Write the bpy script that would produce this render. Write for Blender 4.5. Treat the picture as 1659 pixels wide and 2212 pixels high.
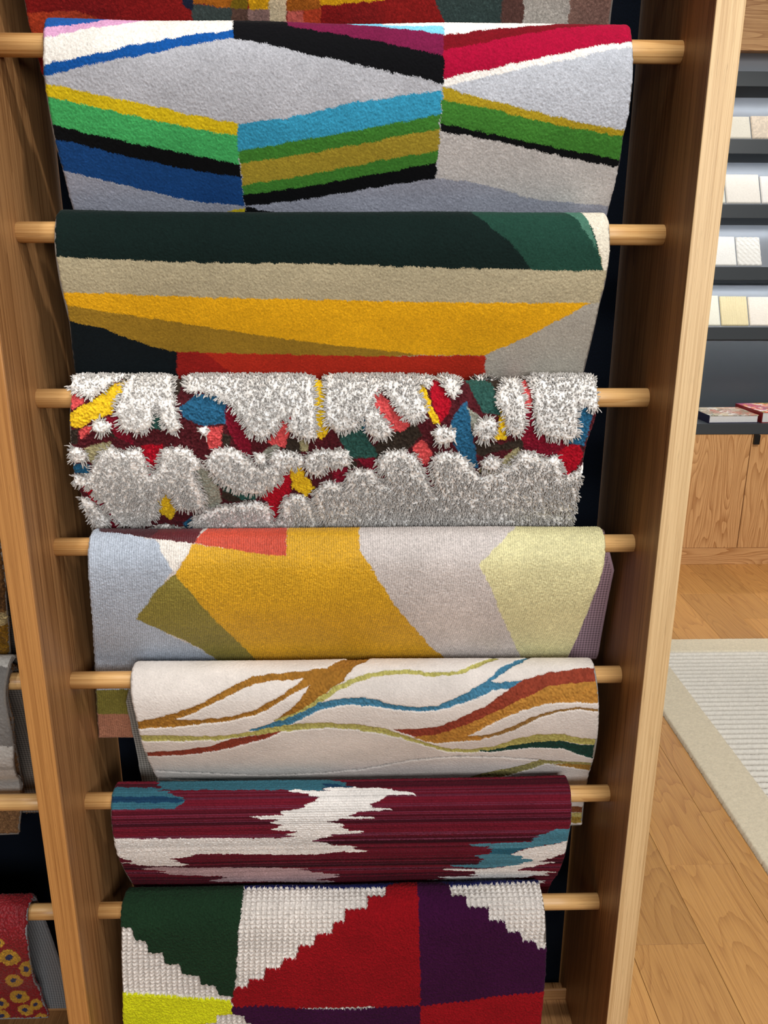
import bpy, bmesh, math, random
import numpy as np
from mathutils import Vector, Matrix

for o in list(bpy.data.objects):
    bpy.data.objects.remove(o)
scene = bpy.context.scene
COL = scene.collection
RNG = np.random.default_rng(7)
random.seed(7)

# ------------------------------------------------------------------ camera
CAM = np.array([0.01996774, -1.257068, 1.62])
PITCH, YAW, ROLL = 0.30208996, 0.0305032, 0.00374681
FPX = 1800.0
CX, CY = 829.5, 1106.0
FW = np.array([math.sin(YAW)*math.cos(PITCH), math.cos(YAW)*math.cos(PITCH), -math.sin(PITCH)])
_rt = np.array([math.cos(YAW), -math.sin(YAW), 0.0])
_up = np.cross(_rt, FW)
RT = _rt*math.cos(ROLL)+_up*math.sin(ROLL)
UP = -_rt*math.sin(ROLL)+_up*math.cos(ROLL)
cam_d = bpy.data.cameras.new('camera')
cam = bpy.data.objects.new('camera', cam_d)
COL.objects.link(cam)
cam.matrix_world = Matrix(((RT[0], UP[0], -FW[0], CAM[0]), (RT[1], UP[1], -FW[1], CAM[1]),
                           (RT[2], UP[2], -FW[2], CAM[2]), (0, 0, 0, 1)))
cam_d.sensor_fit = 'VERTICAL'
cam_d.sensor_height = 24.0
cam_d.lens = FPX/2212*24.0
cam_d.clip_start = 0.02
scene.camera = cam

# ------------------------------------------------------------------ view, world, lights
scene.view_settings.view_transform = 'Standard'
scene.view_settings.look = 'None'
scene.view_settings.exposure = -0.2
scene.view_settings.gamma = 1.0
scene.view_settings.use_curve_mapping = False
world = bpy.data.worlds.new('world')
scene.world = world
world.use_nodes = True
bg = world.node_tree.nodes['Background']
bg.inputs[0].default_value = (0.93, 0.96, 1.0, 1)
bg.inputs[1].default_value = 0.09


def spot(name, loc, target, power, size_deg, radius, color, blend=0.5):
    d = bpy.data.lights.new(name, 'SPOT')
    d.energy = power
    d.spot_size = math.radians(size_deg)
    d.spot_blend = blend
    d.shadow_soft_size = radius
    d.color = color
    o = bpy.data.objects.new(name, d)
    COL.objects.link(o)
    o.location = loc
    o.rotation_euler = (Vector(target)-Vector(loc)).to_track_quat('-Z', 'Y').to_euler()
    return o


def area(name, loc, target, power, sx, sy, color):
    d = bpy.data.lights.new(name, 'AREA')
    d.shape = 'RECTANGLE'
    d.size, d.size_y = sx, sy
    d.energy = power
    d.color = color
    o = bpy.data.objects.new(name, d)
    COL.objects.link(o)
    o.location = loc
    o.rotation_euler = (Vector(target)-Vector(loc)).to_track_quat('-Z', 'Y').to_euler()
    return o


spot('overhead_spot', (0.43, -0.90, 3.5), (0.0, 0.0, 1.0), 122, 70, 0.05, (1.0, 0.98, 0.955))
spot('overhead_spot', (1.10, -1.7, 3.3), (0.2, -0.1, 1.0), 50, 75, 0.12, (1.0, 0.96, 0.90))
spot('overhead_spot', (1.9, 0.2, 3.4), (1.7, 1.2, 0.0), 85, 90, 0.12, (1.0, 0.95, 0.88))
area('ceiling_panel', (1.8, 1.0, 3.6), (1.8, 1.6, 0.0), 34, 1.6, 1.6, (1.0, 0.97, 0.94))
spot('overhead_spot', (2.2, -0.1, 3.2), (2.0, 2.94, 0.9), 230, 50, 0.15, (1.0, 0.96, 0.90))  # unseen lamp, added to brighten the cabinet front
spot('overhead_spot', (-0.95, -1.3, 3.3), (-0.9, 0.0, 0.9), 85, 40, 0.08, (1.0, 0.96, 0.90))  # added spot with no seen source, lifts the left bay rugs
area('front_fill', (0.70, -3.3, 2.0), (0.0, 0.0, 1.1), 82, 1.6, 1.0, (0.96, 0.98, 1.0))  # soft fill added behind the camera to brighten the lower rug faces
area('right_edge_fill', (2.0, -2.0, 2.9), (0.5, 0.0, 2.0), 10, 1.2, 1.4, (0.93, 0.97, 1.0))  # added cool fill that brightens the right front edge


# ------------------------------------------------------------------ helpers
def lin(c):
    c = np.asarray(c, float)/255.0
    return np.where(c <= 0.04045, c/12.92, ((c+0.055)/1.055)**2.4)


def rgba(c):
    l = lin(c)
    return (float(l[0]), float(l[1]), float(l[2]), 1.0)


def empty(name, loc, label=None, cat=None, group=None, kind=None):
    o = bpy.data.objects.new(name, None)
    o.empty_display_size = 0.05
    COL.objects.link(o)
    o.location = loc
    tag(o, label, cat, group, kind)
    return o


def tag(o, label=None, cat=None, group=None, kind=None):
    if label: o['label'] = label
    if cat: o['category'] = cat
    if group: o['group'] = group
    if kind: o['kind'] = kind
    return o


def link(name, me, mat=None, parent=None):
    o = bpy.data.objects.new(name, me)
    if mat: me.materials.append(mat)
    COL.objects.link(o)
    if parent:
        o.parent = parent
        o.matrix_parent_inverse = Matrix.Translation(-Vector(parent.location))
    return o


def set_uv(me, grain, seed):
    """u runs along the grain in metres, v across it."""
    uv = me.uv_layers.new(name='UVMap')
    r = random.Random(seed)
    du, dv = r.uniform(0, 30), r.uniform(0, 30)
    for p in me.polygons:
        n = p.normal
        na = max(range(3), key=lambda i: abs(n[i]))
        others = [i for i in range(3) if i != grain]
        if na in others:
            va = [i for i in others if i != na][0]
        else:
            va = others[0]
        for li in p.loop_indices:
            co = me.vertices[me.loops[li].vertex_index].co
            uv.data[li].uv = (co[grain]+du, co[va]+dv+na*3.7)


def board(name, lo, hi, mat, parent=None, grain=None, bevel=0.0015, seed=0, segs=2):
    bm = bmesh.new()
    bmesh.ops.create_cube(bm, size=1.0)
    lo, hi = Vector(lo), Vector(hi)
    for v in bm.verts:
        v.co = Vector([(lo[i]+hi[i])/2 + v.co[i]*(hi[i]-lo[i]) for i in range(3)])
    if bevel:
        bmesh.ops.bevel(bm, geom=list(bm.edges), offset=bevel, segments=segs, affect='EDGES', profile=0.5)
    me = bpy.data.meshes.new(name)
    bm.to_mesh(me)
    bm.free()
    if grain is None:
        d = [hi[i]-lo[i] for i in range(3)]
        grain = d.index(max(d))
    set_uv(me, grain, seed)
    return link(name, me, mat, parent)


# ------------------------------------------------------------------ materials
def new_mat(name):
    m = bpy.data.materials.new(name)
    m.use_nodes = True
    nt = m.node_tree
    return m, nt, nt.nodes['Principled BSDF']


def plain(name, c, rough=0.6, metal=0.0, spec=0.5):
    m, nt, b = new_mat(name)
    b.inputs['Base Color'].default_value = rgba(c)
    b.inputs['Roughness'].default_value = rough
    b.inputs['Metallic'].default_value = metal
    b.inputs['Specular IOR Level'].default_value = spec
    n = nt.nodes.new('ShaderNodeTexNoise')
    n.inputs['Scale'].default_value = 60
    r = nt.nodes.new('ShaderNodeMapRange')
    r.inputs['To Min'].default_value = max(0, rough-0.05)
    r.inputs['To Max'].default_value = min(1, rough+0.05)
    nt.links.new(n.outputs[0], r.inputs[0])
    nt.links.new(r.outputs[0], b.inputs['Roughness'])
    return m


def wood(name, light, dark, blotch=0.3, sharp=1.6, ring=0.5, ring_scale=14, fine=0.5, rough=0.45, vary=None, distort=1.0):
    m, nt, b = new_mat(name)
    N = nt.nodes; L = nt.links
    uv = N.new('ShaderNodeUVMap'); uv.uv_map = 'UVMap'

    def mapped(su, sv):
        mp = N.new('ShaderNodeMapping')
        mp.inputs['Scale'].default_value = (su, sv, 1)
        L.new(uv.outputs[0], mp.inputs[0])
        return mp

    def noise(su, sv, detail=4, rg=0.6, dist=0.0):
        n = N.new('ShaderNodeTexNoise')
        n.inputs['Scale'].default_value = 1.0
        n.inputs['Detail'].default_value = detail
        n.inputs['Roughness'].default_value = rg
        n.inputs['Distortion'].default_value = dist
        L.new(mapped(su, sv).outputs[0], n.inputs['Vector'])
        return n.outputs[0]

    def math_(op, a, c):
        n = N.new('ShaderNodeMath'); n.operation = op
        for i, x in enumerate((a, c)):
            if isinstance(x, (int, float)): n.inputs[i].default_value = x
            else: L.new(x, n.inputs[i])
        return n.outputs[0]
    # growth rings: a low-frequency field cut into bands gives straight grain and cathedrals
    low = noise(0.55*distort, 5.0, 2, 0.5)
    mid = noise(2.2, 22.0, 3, 0.5)
    field = math_('ADD', math_('MULTIPLY', low, ring_scale), math_('MULTIPLY', mid, 1.2))
    band = math_('FRACT', field, 0)
    band = math_('POWER', band, sharp)
    f1 = noise(4, 620, 2, 0.7)
    f2 = noise(1.2, 170, 3, 0.65)
    blot = noise(1.2, 3.5, 2, 0.5)
    t = math_('MULTIPLY', band, ring)
    t = math_('ADD', t, math_('MULTIPLY', math_('SUBTRACT', f2, 0.5), fine*3.6))
    t = math_('ADD', t, math_('MULTIPLY', math_('SUBTRACT', f1, 0.5), fine*3.4))
    t = math_('ADD', t, math_('MULTIPLY', math_('SUBTRACT', blot, 0.5), blotch))
    t = math_('ADD', t, 0.22)
    ramp = N.new('ShaderNodeValToRGB')
    ramp.color_ramp.elements[0].color = rgba(light)
    ramp.color_ramp.elements[0].position = 0.05
    ramp.color_ramp.elements[1].color = rgba(dark)
    ramp.color_ramp.elements[1].position = 0.95
    L.new(t, ramp.inputs[0])
    col = ramp.outputs[0]
    # fine dark pores
    pore = noise(26, 700, 2, 0.5)
    pm = N.new('ShaderNodeMapRange')
    pm.inputs['From Min'].default_value = 0.62
    pm.inputs['From Max'].default_value = 0.74
    pm.inputs['To Max'].default_value = 0.35
    L.new(pore, pm.inputs[0])
    mx = N.new('ShaderNodeMix'); mx.data_type = 'RGBA'
    L.new(pm.outputs[0], mx.inputs[0])
    L.new(col, mx.inputs[6])
    mx.inputs[7].default_value = rgba([x*0.55 for x in dark])
    col = mx.outputs[2]
    if vary:
        at = N.new('ShaderNodeAttribute'); at.attribute_name = 'board'
        hv = N.new('ShaderNodeHueSaturation')
        mr = N.new('ShaderNodeMapRange')
        mr.inputs['To Min'].default_value = 1-vary
        mr.inputs['To Max'].default_value = 1+vary*0.7
        L.new(at.outputs['Fac'], mr.inputs[0])
        L.new(mr.outputs[0], hv.inputs['Value'])
        L.new(col, hv.inputs['Color'])
        col = hv.outputs[0]
    L.new(col, b.inputs['Base Color'])
    b.inputs['Roughness'].default_value = rough
    bump = N.new('ShaderNodeBump')
    bump.inputs['Strength'].default_value = 0.12
    bump.inputs['Distance'].default_value = 0.001
    L.new(t, bump.inputs['Height'])
    L.new(bump.outputs[0], b.inputs['Normal'])
    return m


M_PANEL = wood('oak_panel', (178, 130, 82), (116, 74, 38), ring=0.3, ring_scale=10, fine=0.6, distort=0.5)
M_EDGE_SHADED = wood('oak_edge_shaded', (190, 134, 74), (144, 92, 44), ring=0.12, ring_scale=12, fine=0.5, distort=0.4)  # the same edging painted darker, for the less lit left side
M_EDGE_LIT = wood('oak_edge_lit', (224, 190, 140), (176, 136, 86), ring=0.12, ring_scale=12, fine=0.5, distort=0.35)  # edging oak painted paler to stand for stronger light on the right
M_DOWEL = wood('oak_dowel', (224, 178, 116), (176, 124, 66), ring=0.4, ring_scale=8, fine=0.5, rough=0.4)
M_FLOOR = wood('oak_floor', (206, 152, 86), (162, 108, 54), ring=0.42, ring_scale=24, fine=0.36, sharp=3.5, rough=0.42, vary=0.16, distort=1.6)
M_CAB = wood('oak_cabinet', (222, 172, 116), (166, 112, 62), ring=0.6, ring_scale=30, sharp=2.2, fine=0.35, distort=1.5)
M_DARK = plain('charcoal_metal', (58, 63, 67), 0.38, 0.0, 0.6)
M_SLOPE = plain('grey_satin_metal', (142, 147, 154), 0.32, 0.35)
M_BLACK = plain('black_metal', (12, 12, 13), 0.4)


def felt(name, c):
    m, nt, b = new_mat(name)
    n = nt.nodes.new('ShaderNodeTexNoise'); n.inputs['Scale'].default_value = 900
    r = nt.nodes.new('ShaderNodeValToRGB')
    r.color_ramp.elements[0].color = rgba([x*0.6 for x in c]); r.color_ramp.elements[0].position = 0.3
    r.color_ramp.elements[1].color = rgba([min(255, x*1.4) for x in c]); r.color_ramp.elements[1].position = 0.7
    nt.links.new(n.outputs[0], r.inputs[0]); nt.links.new(r.outputs[0], b.inputs['Base Color'])
    b.inputs['Roughness'].default_value = 1.0
    b.inputs['Specular IOR Level'].default_value = 0.1
    return m


M_BACKPANEL = felt('navy_felt', (9, 14, 22))
M_WALL = felt('white_plaster', (225, 222, 216))


def pile_mat(name, sheen=0.04, rough=0.95, spec=0.15, bump=0.0, weave=None):
    m, nt, b = new_mat(name)
    N = nt.nodes; L = nt.links
    at = N.new('ShaderNodeAttribute'); at.attribute_name = 'Col'
    L.new(at.outputs['Color'], b.inputs['Base Color'])
    b.inputs['Roughness'].default_value = rough
    b.inputs['Specular IOR Level'].default_value = spec
    b.inputs['Sheen Weight'].default_value = sheen
    b.inputs['Sheen Roughness'].default_value = 0.45
    if bump:
        tc = N.new('ShaderNodeTexCoord')
        n = N.new('ShaderNodeTexNoise'); n.inputs['Scale'].default_value = 900; n.inputs['Detail'].default_value = 2
        L.new(tc.outputs['Object'], n.inputs['Vector'])
        bp = N.new('ShaderNodeBump'); bp.inputs['Strength'].default_value = bump; bp.inputs['Distance'].default_value = 0.001
        L.new(n.outputs[0], bp.inputs['Height']); L.new(bp.outputs[0], b.inputs['Normal'])
    return m


M_PILE = pile_mat('wool_pile', bump=0.25)
M_SILK = pile_mat('silky_pile', sheen=0.12, rough=0.55, spec=0.35, bump=0.25)
M_SHAG = pile_mat('shag_yarn', sheen=0.1, rough=0.9, spec=0.2)
_nt = M_SHAG.node_tree
_tr = _nt.nodes.new('ShaderNodeBsdfTranslucent'); _mx = _nt.nodes.new('ShaderNodeMixShader'); _mx.inputs[0].default_value = 0.30
_at = [n for n in _nt.nodes if n.type == 'ATTRIBUTE'][0]
_nt.links.new(_at.outputs['Color'], _tr.inputs[0])
_nt.links.new(_nt.nodes['Principled BSDF'].outputs[0], _mx.inputs[1]); _nt.links.new(_tr.outputs[0], _mx.inputs[2])
_an = _nt.nodes.new('ShaderNodeAttribute'); _an.attribute_name = 'lie'
_ge = _nt.nodes.new('ShaderNodeNewGeometry'); _vm = _nt.nodes.new('ShaderNodeVectorMath'); _vm.operation = 'MULTIPLY_ADD'
_vm.inputs[1].default_value = (1.6, 1.6, 1.6)
_nt.links.new(_an.outputs['Vector'], _vm.inputs[0]); _nt.links.new(_ge.outputs['Normal'], _vm.inputs[2])
_vn = _nt.nodes.new('ShaderNodeVectorMath'); _vn.operation = 'NORMALIZE'
_nt.links.new(_vm.outputs[0], _vn.inputs[0])
_nt.links.new(_vn.outputs[0], _nt.nodes['Principled BSDF'].inputs['Normal'])
_nt.links.new(_mx.outputs[0], _nt.nodes['Material Output'].inputs[0])


def cloth_mat(name, c, scale=420):
    m, nt, b = new_mat(name)
    N = nt.nodes; L = nt.links
    tc = N.new('ShaderNodeTexCoord')
    sx = N.new('ShaderNodeSeparateXYZ'); L.new(tc.outputs['Object'], sx.inputs[0])

    def wav(out):
        a = N.new('ShaderNodeMath'); a.operation = 'MULTIPLY'; a.inputs[1].default_value = scale*3.0
        L.new(out, a.inputs[0])
        s = N.new('ShaderNodeMath'); s.operation = 'SINE'; L.new(a.outputs[0], s.inputs[0])
        return s.outputs[0]
    mu = N.new('ShaderNodeMath'); mu.operation = 'ADD'
    L.new(wav(sx.outputs[0]), mu.inputs[0]); L.new(wav(sx.outputs[2]), mu.inputs[1])
    r = N.new('ShaderNodeMapRange'); r.inputs['From Min'].default_value = -2; r.inputs['From Max'].default_value = 2
    L.new(mu.outputs[0], r.inputs[0])
    cr = N.new('ShaderNodeValToRGB')
    cr.color_ramp.elements[0].color = rgba([x*0.6 for x in c]); cr.color_ramp.elements[1].color = rgba([min(255, x*1.12) for x in c])
    L.new(r.outputs[0], cr.inputs[0]); L.new(cr.outputs[0], b.inputs['Base Color'])
    b.inputs['Roughness'].default_value = 0.95
    b.inputs['Specular IOR Level'].default_value = 0.1
    return m


# ------------------------------------------------------------------ floor (oak boards laid along the room)
board('floor', (-5, -4, -0.03), (5, 3.4, -0.0035), plain('subfloor', (96, 62, 34), 0.9), bevel=0, seed=1)['kind'] = 'structure'


def build_planks():
    W_, X0 = 0.1875, 1.05
    quads, uvs, vals = [], [], []
    rnd = random.Random(3)
    joints = {-1: [0.635], -2: [0.36], 0: [1.35], 1: [1.6], 2: [1.1], 3: [2.537], 4: [2.244], -3: [0.1]}
    i = -26
    while X0+i*W_ < 5:
        xa, xb = X0+i*W_, X0+(i+1)*W_
        js = [y for y in joints.get(i, [rnd.uniform(-1.2, 1.2)])]
        y = js[0]
        while y > -4: y -= rnd.uniform(1.5, 2.1); js.insert(0, y)
        y = js[-1]
        while y < 3.4: y += rnd.uniform(1.5, 2.1); js.append(y)
        for a, b_ in zip(js[:-1], js[1:]):
            a, b_ = max(a, -4), min(b_, 3.4)
            if b_-a < 0.02: continue
            g = 0.0003
            quads.append((xa+g, a+g, xb-g, b_-g)); uvs.append((rnd.uniform(0, 50), rnd.uniform(0, 50))); vals.append(rnd.random())
        i += 1
    bv = 0.0011
    V, F, UV, A = [], [], [], []
    for (xa, ya, xb, yb), (du, dv), val in zip(quads, uvs, vals):
        o = len(V)
        V += [(xa, ya, -bv), (xb, ya, -bv), (xb, yb, -bv), (xa, yb, -bv)]
        h = bv*0.6
        V += [(xa+h, ya+h, 0), (xb-h, ya+h, 0), (xb-h, yb-h, 0), (xa+h, yb-h, 0)]
        for f in ((4, 5, 6, 7), (0, 1, 5, 4), (1, 2, 6, 5), (2, 3, 7, 6), (3, 0, 4, 7)):
            F.append([o+k for k in f])
            for k in f:
                UV.append((V[o+k][1]+du, V[o+k][0]+dv)); A.append(val)
    me = bpy.data.meshes.new('floor_boards')
    me.from_pydata(V, [], F)
    uv = me.uv_layers.new(name='UVMap')
    uv.data.foreach_set('uv', np.array(UV, 'f').ravel())
    at = me.attributes.new('board', 'FLOAT', 'CORNER')
    at.data.foreach_set('value', np.array(A, 'f'))
    o = link('floor_boards', me, M_FLOOR)
    o.name = 'floor'
    o['kind'] = 'structure'


build_planks()
board('wall_back', (-5, 3.4, 0), (5, 3.5, 3.4), M_WALL, bevel=0)['kind'] = 'structure'

# ------------------------------------------------------------------ the rack
PX, TH = 0.46, 0.037           # half inner width of a bay, panel thickness
FRONT, BACK = -0.11, 0.185
RAILZ = [2.1174-0.2360337*k for k in range(8)]    # rail 0 is above the frame
RAILZ = [0.26136608+1.62+0.23603371-0.23603371*k for k in range(8)]
rack = empty('rug_display_rack', (0, 0, 0), 'tall oak rug rack with round rails between deep side panels', 'rack')
BAYW = 2*PX+TH
for n, xc in enumerate((PX+TH/2, -PX-TH/2, -PX-TH/2-BAYW)):
    board('side_panel', (xc-TH/2, FRONT+0.004, 0.0), (xc+TH/2, BACK+0.02, 2.45), M_PANEL, rack, 2, 0.001, 11+n)
    board('front_edging', (xc-TH/2, FRONT, 0.0), (xc+TH/2, FRONT+0.0038, 2.45), M_EDGE_LIT if n == 0 else M_EDGE_SHADED, rack, 2, 0.0012, 21+n)  # thin strip added to carry the painted lit and shaded edge tones
for n, x0 in enumerate((-PX, -PX-BAYW)):
    x1 = x0+2*PX
    board('back_panel', (x0+0.004, BACK, 0.002), (x1-0.004, BACK+0.012, 2.44), M_BACKPANEL, rack, 2, 0.001)
    board('plinth_rail', (x0, BACK-0.047, 0.0775), (x1, BACK-0.041, 0.105), M_PANEL, rack, 0, 0.0015, 31+n)
    board('bottom_board', (x0, FRONT+0.02, 0.0), (x1, BACK-0.0005, 0.077), M_PANEL, rack, 1, 0.0015, 35+n)
    board('top_board', (x0, FRONT+0.004, 2.41), (x1, BACK-0.002, 2.45), M_PANEL, rack, 0, 0.0015, 38+n)


def dowel(x0, x1, z, parent, seed, r=0.0145):
    bm = bmesh.new()
    n, k = 32, 12
    rings = []
    for i in range(k+1):
        x = x0+(x1-x0)*i/k
        rings.append([bm.verts.new((x, r*math.cos(2*math.pi*j/n), z+r*math.sin(2*math.pi*j/n))) for j in range(n)])
    for a, b_ in zip(rings[:-1], rings[1:]):
        for j in range(n):
            bm.faces.new((a[j], a[(j+1) % n], b_[(j+1) % n], b_[j]))
    bm.faces.new(rings[0]); bm.faces.new(list(reversed(rings[-1])))
    bmesh.ops.recalc_face_normals(bm, faces=list(bm.faces))
    me = bpy.data.meshes.new('rail')
    bm.to_mesh(me); bm.free()
    uv = me.uv_layers.new(name='UVMap')
    rr = random.Random(seed); du, dv = rr.uniform(0, 20), rr.uniform(0, 20)
    for p in me.polygons:
        p.use_smooth = len(p.vertices) == 4
        js = [math.atan2(me.vertices[v].co.z-z, me.vertices[v].co.y) for v in p.vertices]
        if max(js)-min(js) > 3: js = [a+2*math.pi if a < 0 else a for a in js]
        for li, a in zip(p.loop_indices, js):
            co = me.vertices[me.loops[li].vertex_index].co
            uv.data[li].uv = (co.x+du, a*r+dv)
    return link('rail', me, M_DOWEL, parent)


for k, z in enumerate(RAILZ):
    dowel(-PX+0.0002, PX-0.0002, z, rack, 50+k)
    dowel(-PX-BAYW+0.0002, -PX-TH-0.0002, z, rack, 70+k)

# ------------------------------------------------------------------ rugs: measuring helpers
def pixray(px, py):
    v = FW*FPX + RT*(px-CX) - UP*(py-CY)
    return v/np.linalg.norm(v)


def on_y(px, py, Y):
    v = pixray(px, py); return CAM+v*((Y-CAM[1])/v[1])


def on_z(px, py, Z):
    v = pixray(px, py); return CAM+v*((Z-CAM[2])/v[2])


def catmull(P, n=14):
    P = np.array(P, float); out = []
    Q = np.vstack([2*P[0]-P[1], P, 2*P[-1]-P[-2]])
    for i in range(1, len(Q)-2):
        p0, p1, p2, p3 = Q[i-1:i+3]
        for s in np.linspace(0, 1, n, endpoint=False):
            out.append(0.5*((2*p1)+(-p0+p2)*s+(2*p0-5*p1+4*p2-p3)*s*s+(-p0+3*p1-3*p2+p3)*s**3))
    out.append(P[-1]); return np.array(out)


class Profile:
    """side view of a rug folded over its rail; t = 0 at the crest, t > 0 down the front, t < 0 down the rear"""
    def __init__(s, zc, h, front, rear, Lf, Lr):
        f = catmull([(0, h)]+front, 16)
        r = catmull([(0, h)]+rear, 16)
        # join smoothly at the crest
        allp = catmull(list(reversed(rear))+[(0, h)]+front, 16)
        d = np.r_[0, np.cumsum(np.linalg.norm(np.diff(allp, axis=0), axis=1))]
        crest = len(rear)*16
        s.t = d-d[crest]; s.p = allp+np.array([0, zc])
        s.zc = zc
        # t where the front / rear reach their length (drop below the rail)
        rel = allp[:, 1]
        s.tf = np.interp(-(-Lf), -rel[crest:], s.t[crest:])
        s.tr = np.interp(Lr, -rel[:crest+1][::-1], s.t[:crest+1][::-1])
        # silhouette: highest view angle
        v = s.p-CAM[1:]
        s.isil = int(np.argmax(np.arctan2(v[:, 1], v[:, 0])))
        s.tsil = s.t[s.isil]

    def at(s, t):
        return np.stack([np.interp(t, s.t, s.p[:, 0]), np.interp(t, s.t, s.p[:, 1])], -1)

    def normal(s, t):
        e = 0.0008
        d = s.at(t+e)-s.at(t-e)
        d /= np.linalg.norm(d, axis=-1, keepdims=True)+1e-12
        return np.stack([d[..., 1], -d[..., 0]], -1)   # outward (front goes down: d=(0,-1) -> (-1,0))

    def hit(s, px, py):
        v = pixray(px, py)
        best = None
        P = s.p[s.isil:]; T = s.t[s.isil:]
        A = P[:-1]-CAM[1:]; B = P[1:]-CAM[1:]
        B2 = B.copy(); B2[-1] = A[-1]+(B[-1]-A[-1])*30
        n = np.array([-v[2], v[1]])
        da, db = A@n, B2@n
        for i in np.where((da >= 0) != (db >= 0))[0]:
            f = da[i]/(da[i]-db[i])
            q = A[i]+(B2[i]-A[i])*f
            k = (q@v[1:])/(v[1:]@v[1:])
            if k > 0 and (best is None or k < best[0]):
                tt = T[i]+f*(T[i+1]-T[i])*(30 if i == len(A)-1 else 1)
                best = (k, tt)
        if best is None:
            q = s.p[s.isil]-CAM[1:]
            k = np.linalg.norm(q)/np.linalg.norm(v[1:])
            ang = math.atan2(v[2], v[1])-math.atan2(q[1], q[0])
            return CAM[0]+v[0]*k, s.tsil-abs(ang)*k*1.0
        return CAM[0]+v[0]*best[0], best[1]


def Z(x0, y0, sc, pts):
    return [(x0+x/sc, y0+y/sc) for x, y in pts]


def vnoise(nu, nv, cell_u, cell_v, rng=RNG):
    """smooth value noise on an nu x nv grid, cells measured in grid steps"""
    gu, gv = int(nu/cell_u)+3, int(nv/cell_v)+3
    g = rng.random((gu, gv))
    u = np.arange(nu)/cell_u; v = np.arange(nv)/cell_v
    iu, iv = u.astype(int), v.astype(int)
    fu, fv = u-iu, v-iv
    fu, fv = fu*fu*(3-2*fu), fv*fv*(3-2*fv)
    a = g[iu][:, iv]; b = g[iu+1][:, iv]; c = g[iu][:, iv+1]; d = g[iu+1][:, iv+1]
    fu = fu[:, None]; fv = fv[None, :]
    return (a*(1-fu)+b*fu)*(1-fv)+(c*(1-fu)+d*fu)*fv


def blur(a, r):
    for ax in (0, 1):
        k = 2*r+1
        pad = [(0, 0), (0, 0)]; pad[ax] = (r+1, r)
        c = np.cumsum(np.pad(a, pad, mode='edge'), axis=ax)
        sl1 = [slice(None)]*2; sl0 = [slice(None)]*2
        sl1[ax] = slice(k, None); sl0[ax] = slice(0, -k)
        a = (c[tuple(sl1)]-c[tuple(sl0)])/k
    return a


def inside(poly, X, T):
    """even-odd test of arrays X, T"""
    P = np.asarray(poly)
    m = (X >= P[:, 0].min()) & (X <= P[:, 0].max()) & (T >= P[:, 1].min()) & (T <= P[:, 1].max())
    out = np.zeros(X.shape, bool)
    if not m.any(): return out
    x, t = X[m], T[m]
    c = np.zeros(x.shape, bool)
    for (x0, t0), (x1, t1) in zip(P, np.roll(P, -1, axis=0)):
        if t0 == t1: continue
        c ^= ((t0 > t) != (t1 > t)) & (x < (x1-x0)*(t-t0)/(t1-t0)+x0)
    out[m] = c
    return out


def grid_mesh(name, co, col, mat, parent, wrap=False):
    nu, nv = co.shape[:2]
    me = bpy.data.meshes.new(name)
    idx = np.arange(nu*nv).reshape(nu, nv)
    q = np.stack([idx[:-1, :-1], idx[1:, :-1], idx[1:, 1:], idx[:-1, 1:]], -1).reshape(-1, 4)
    me.vertices.add(nu*nv)
    me.vertices.foreach_set('co', co.reshape(-1).astype('f'))
    me.loops.add(q.size); me.loops.foreach_set('vertex_index', q.reshape(-1).astype('i'))
    me.polygons.add(len(q))
    me.polygons.foreach_set('loop_start', (np.arange(len(q))*4).astype('i'))
    me.polygons.foreach_set('use_smooth', np.ones(len(q), bool))
    me.update(calc_edges=True)
    if col is not None:
        a = me.color_attributes.new('Col', 'FLOAT_COLOR', 'POINT')
        c4 = np.ones((nu*nv, 4), 'f'); c4[:, :3] = col.reshape(-1, 3)
        a.data.foreach_set('color', c4.reshape(-1))
    return link(name, me, mat, parent)


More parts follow.
